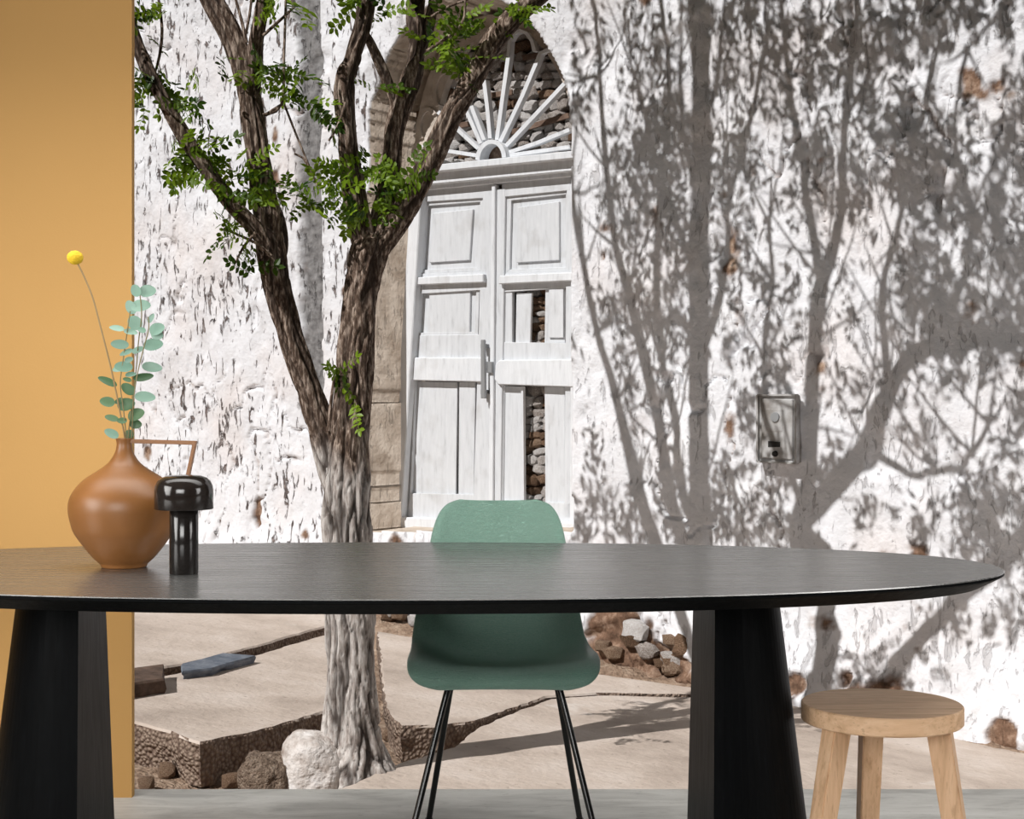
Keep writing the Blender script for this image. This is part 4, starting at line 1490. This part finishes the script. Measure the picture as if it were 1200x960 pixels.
def sqbar(name, pts, w_, t_, mat, parent):
    bm = bmesh.new()
    rows = []
    n = len(pts)
    for i, p in enumerate(pts):
        a_, b_ = Vector(pts[max(0, i - 1)]), Vector(pts[min(n - 1, i + 1)])
        d = (b_ - a_).normalized()
        nrm = Vector((-d.z, 0, d.x))
        p = Vector(p)
        k = w_ / 2 if 0 < i < n - 1 else w_ / 2
        if 0 < i < n - 1:
            d0 = (p - a_).normalized()
            k = w_ / 2 / max(0.5, abs(nrm.dot(Vector((-d0.z, 0, d0.x)))))
        rows.append([bm.verts.new(v) for v in (p + nrm * k + Vector((0, -t_ / 2, 0)), p + nrm * k + Vector((0, t_ / 2, 0)), p - nrm * k + Vector((0, t_ / 2, 0)), p - nrm * k + Vector((0, -t_ / 2, 0)))])
    for r0, r1 in zip(rows, rows[1:]):
        for k in range(4):
            bm.faces.new((r0[k], r0[(k + 1) % 4], r1[(k + 1) % 4], r1[k]))
    bm.faces.new(rows[0][::-1])
    bm.faces.new(rows[-1])
    bmesh.ops.bevel(bm, geom=bm.edges[:], offset=0.0012, segments=2, affect='EDGES')
    return link(name, bm_mesh(name, bm), mat, parent)


sqbar('handle', [(hx(152), VZ, hz(519)), (hx(228.5), VZ, hz(521)), (hx(214), VZ, hz(590))], 0.0088, 0.014, VASE, vase)

# ------------------------------------------------------------------ stems in the vase
def vp(px, py, dy=0.0):
    return Vector(((px - 600) / F * VZ, VZ + dy, CZ - (py - 472) / F * VZ))


cras = empty('billy_button_stem', vp(148, 545))
tag(cras, 'dry stem with round yellow billy button bloom in the brown vase', 'flower')
sp_ = [(149, 560), (147, 520), (141, 485), (133, 445), (126, 415), (117, 380), (109, 350), (99, 325), (91, 309)]
tubes('stem', [catmull([Vector((*vp(x, y), 0.0019)) for x, y in sp_], 0.01)], STEMM, cras, 8)
bm = bmesh.new()
bmesh.ops.create_icosphere(bm, subdivisions=4, radius=0.0175)
for v in bm.verts:
    v.co *= 1 + 0.04 * math.sin(v.co.x * 2600) * math.sin(v.co.y * 2600) * math.sin(v.co.z * 2600)
    v.co = Vector((v.co.x, v.co.y, v.co.z * .88)) + vp(88, 302)
for f in bm.faces:
    f.smooth = True
link('bloom', bm_mesh('bloom', bm), YEL, cras)

euca = empty('eucalyptus_sprig', vp(150, 545))
tag(euca, 'eucalyptus sprig with round grey green leaves standing in the brown vase', 'sprig')
stemsE = [[(150, 560, 0), (150, 515, 0), (154, 470, .01), (158, 430, .015), (161, 400, .01), (166, 370, 0), (164, 345, 0)],
          [(149, 560, 0), (148, 515, 0), (146, 480, -.01), (143, 450, -.015), (146, 420, -.01), (150, 392, -.01), (154, 365, -.01)],
          [(152, 540, 0), (155, 500, .0), (159, 470, -.02), (164, 440, -.025), (170, 412, -.02), (177, 385, -.02), (176, 372, -.02)]]
tubes('stem', [catmull([Vector((*vp(x, y, d_), 0.0013)) for x, y, d_ in s_], 0.01) for s_ in stemsE], STEMG, euca, 6)


def round_leaf_mesh(w_, h_, seed):
    r = random.Random(seed)
    V = [Vector((0, 0, 0))]
    n = 16
    for i in range(n):
        a_ = 2 * math.pi * i / n
        x = w_ / 2 * (1 + math.cos(a_))
        y = h_ / 2 * math.sin(a_) * (1 - 0.12 * math.cos(a_))
        z = 0.12 * abs(y) - 0.5 * (x / w_) ** 2 * 0.15 * w_
        V.append(Vector((x, y, z)))
    V[0] = Vector((w_ * .5, 0, -0.002))
    Fc = [(0, i + 1, (i + 1) % n + 1) for i in range(n)]
    me = pyd('leaf', V, Fc)
    me.polygons.foreach_set('use_smooth', [True] * n)
    return me


# cx, cy, length px, width px, angle (screen, degrees, base -> tip), face tilt, dark?
leavesE = [(172, 341, 19, 14, 5, .2, 0), (160, 341, 15, 11, 110, .3, 0), (163, 358, 23, 15, 5, .2, 0), (152, 360, 17, 11, 120, .5, 0), (156, 378, 19, 15, 130, .3, 0), (185, 386, 18, 15, 20, .1, 0),
           (184, 392, 14, 11, -20, .6, 0), (139, 385, 18, 8, 165, .7, 0), (154, 389, 16, 8, -10, .6, 0), (143, 404, 21, 10, 175, .5, 0), (179, 404, 22, 15, 10, .1, 0), (160, 410, 15, 9, 20, .6, 0), (176, 373, 12, 5, 60, .9, 0),
           (167, 387, 10, 7, 150, .5, 0), (150, 413, 16, 7, 200, .5, 0), (176, 430, 23, 11, -8, .3, 0), (147, 430, 22, 13, 170, .2, 0), (138, 432, 14, 9, 190, .5, 0), (166, 442, 23, 8, 8, .8, 1), (155, 439, 12, 7, 10, .7, 0),
           (125, 447, 23, 9, 152, .6, 1), (150, 456, 18, 11, 145, .5, 1), (170, 465, 23, 13, -3, .2, 0), (127, 471, 17, 12, 165, .3, 1), (147, 474, 20, 14, 10, .4, 1), (131, 490, 17, 8, 160, .7, 1),
           (158, 486, 20, 15, 20, .3, 1), (157, 497, 14, 10, -10, .6, 1), (144, 493, 12, 8, 170, .5, 1), (134, 508, 17, 10, 150, .6, 0), (150, 510, 12, 12, 70, .3, 1), (139, 470, 11, 8, 190, .5, 1), (149, 445, 10, 6, 160, .7, 1), (153, 422, 10, 6, 20, .6, 0)]
_einv = parent_world(euca).inverted()
for k, (cx_, cy_, lp, wp_, ang, tl, dk) in enumerate(leavesE):
    me = round_leaf_mesh(lp * vs_ * 1.05, wp_ * vs_ * (1.0 + .25 * tl), k)
    me.materials.append(EUCA2 if dk else EUCA)
    o = bpy.data.objects.new('leaf', me)
    COL.objects.link(o)
    o.parent = euca
    a_ = math.radians(ang)
    b0 = vp(cx_ - math.cos(a_) * lp / 2, cy_ + math.sin(a_) * lp / 2, random.uniform(-.02, .015))
    xd = Vector((math.cos(a_), 0.15 * math.sin(k * 2.1), math.sin(a_))).normalized()
    fn = Vector((0.2 * math.sin(k), -1, 0.25 + tl * .9 * (1 if k % 3 else -.6))).normalized()
    yd = fn.cross(xd).normalized()
    zd = xd.cross(yd).normalized()
    M = Matrix((xd, yd, zd)).transposed().to_4x4()
    M.translation = b0
    o.matrix_parent_inverse = _einv
    o.matrix_basis = M

# ------------------------------------------------------------------ TABLE LAMP
LZd = 3.235
LX = (215.5 - 600) / F * LZd
k_ = LZd / F
lamp = empty('portable_lamp', (LX, LZd, TT))
tag(lamp, 'glossy black mushroom shaped table lamp in front of the vase', 'lamp')
loft('base', disc_rings(LX, LZd, [(.0285, TT), (.0300, TT + .0015), (.0300, TT + .150), (.0285, TT + .151)], 64), LAMPB, lamp, smooth=True)
h0 = TT + .137
loft('shade', disc_rings(LX, LZd, [(.052, h0 + .002), (.0600, h0 - .001), (.0613, h0), (.0613, h0 + .038), (.0598, h0 + .048), (.055, h0 + .058), (.047, h0 + .065), (.036, h0 + .069), (.020, h0 + .0705), (.001, h0 + .071)], 72), LAMPG, lamp, smooth=True)
for o in lamp.children:
    if o.name.startswith('base'):
        o.data.polygons.foreach_set('use_smooth', [len(p.vertices) == 4 for p in o.data.polygons])
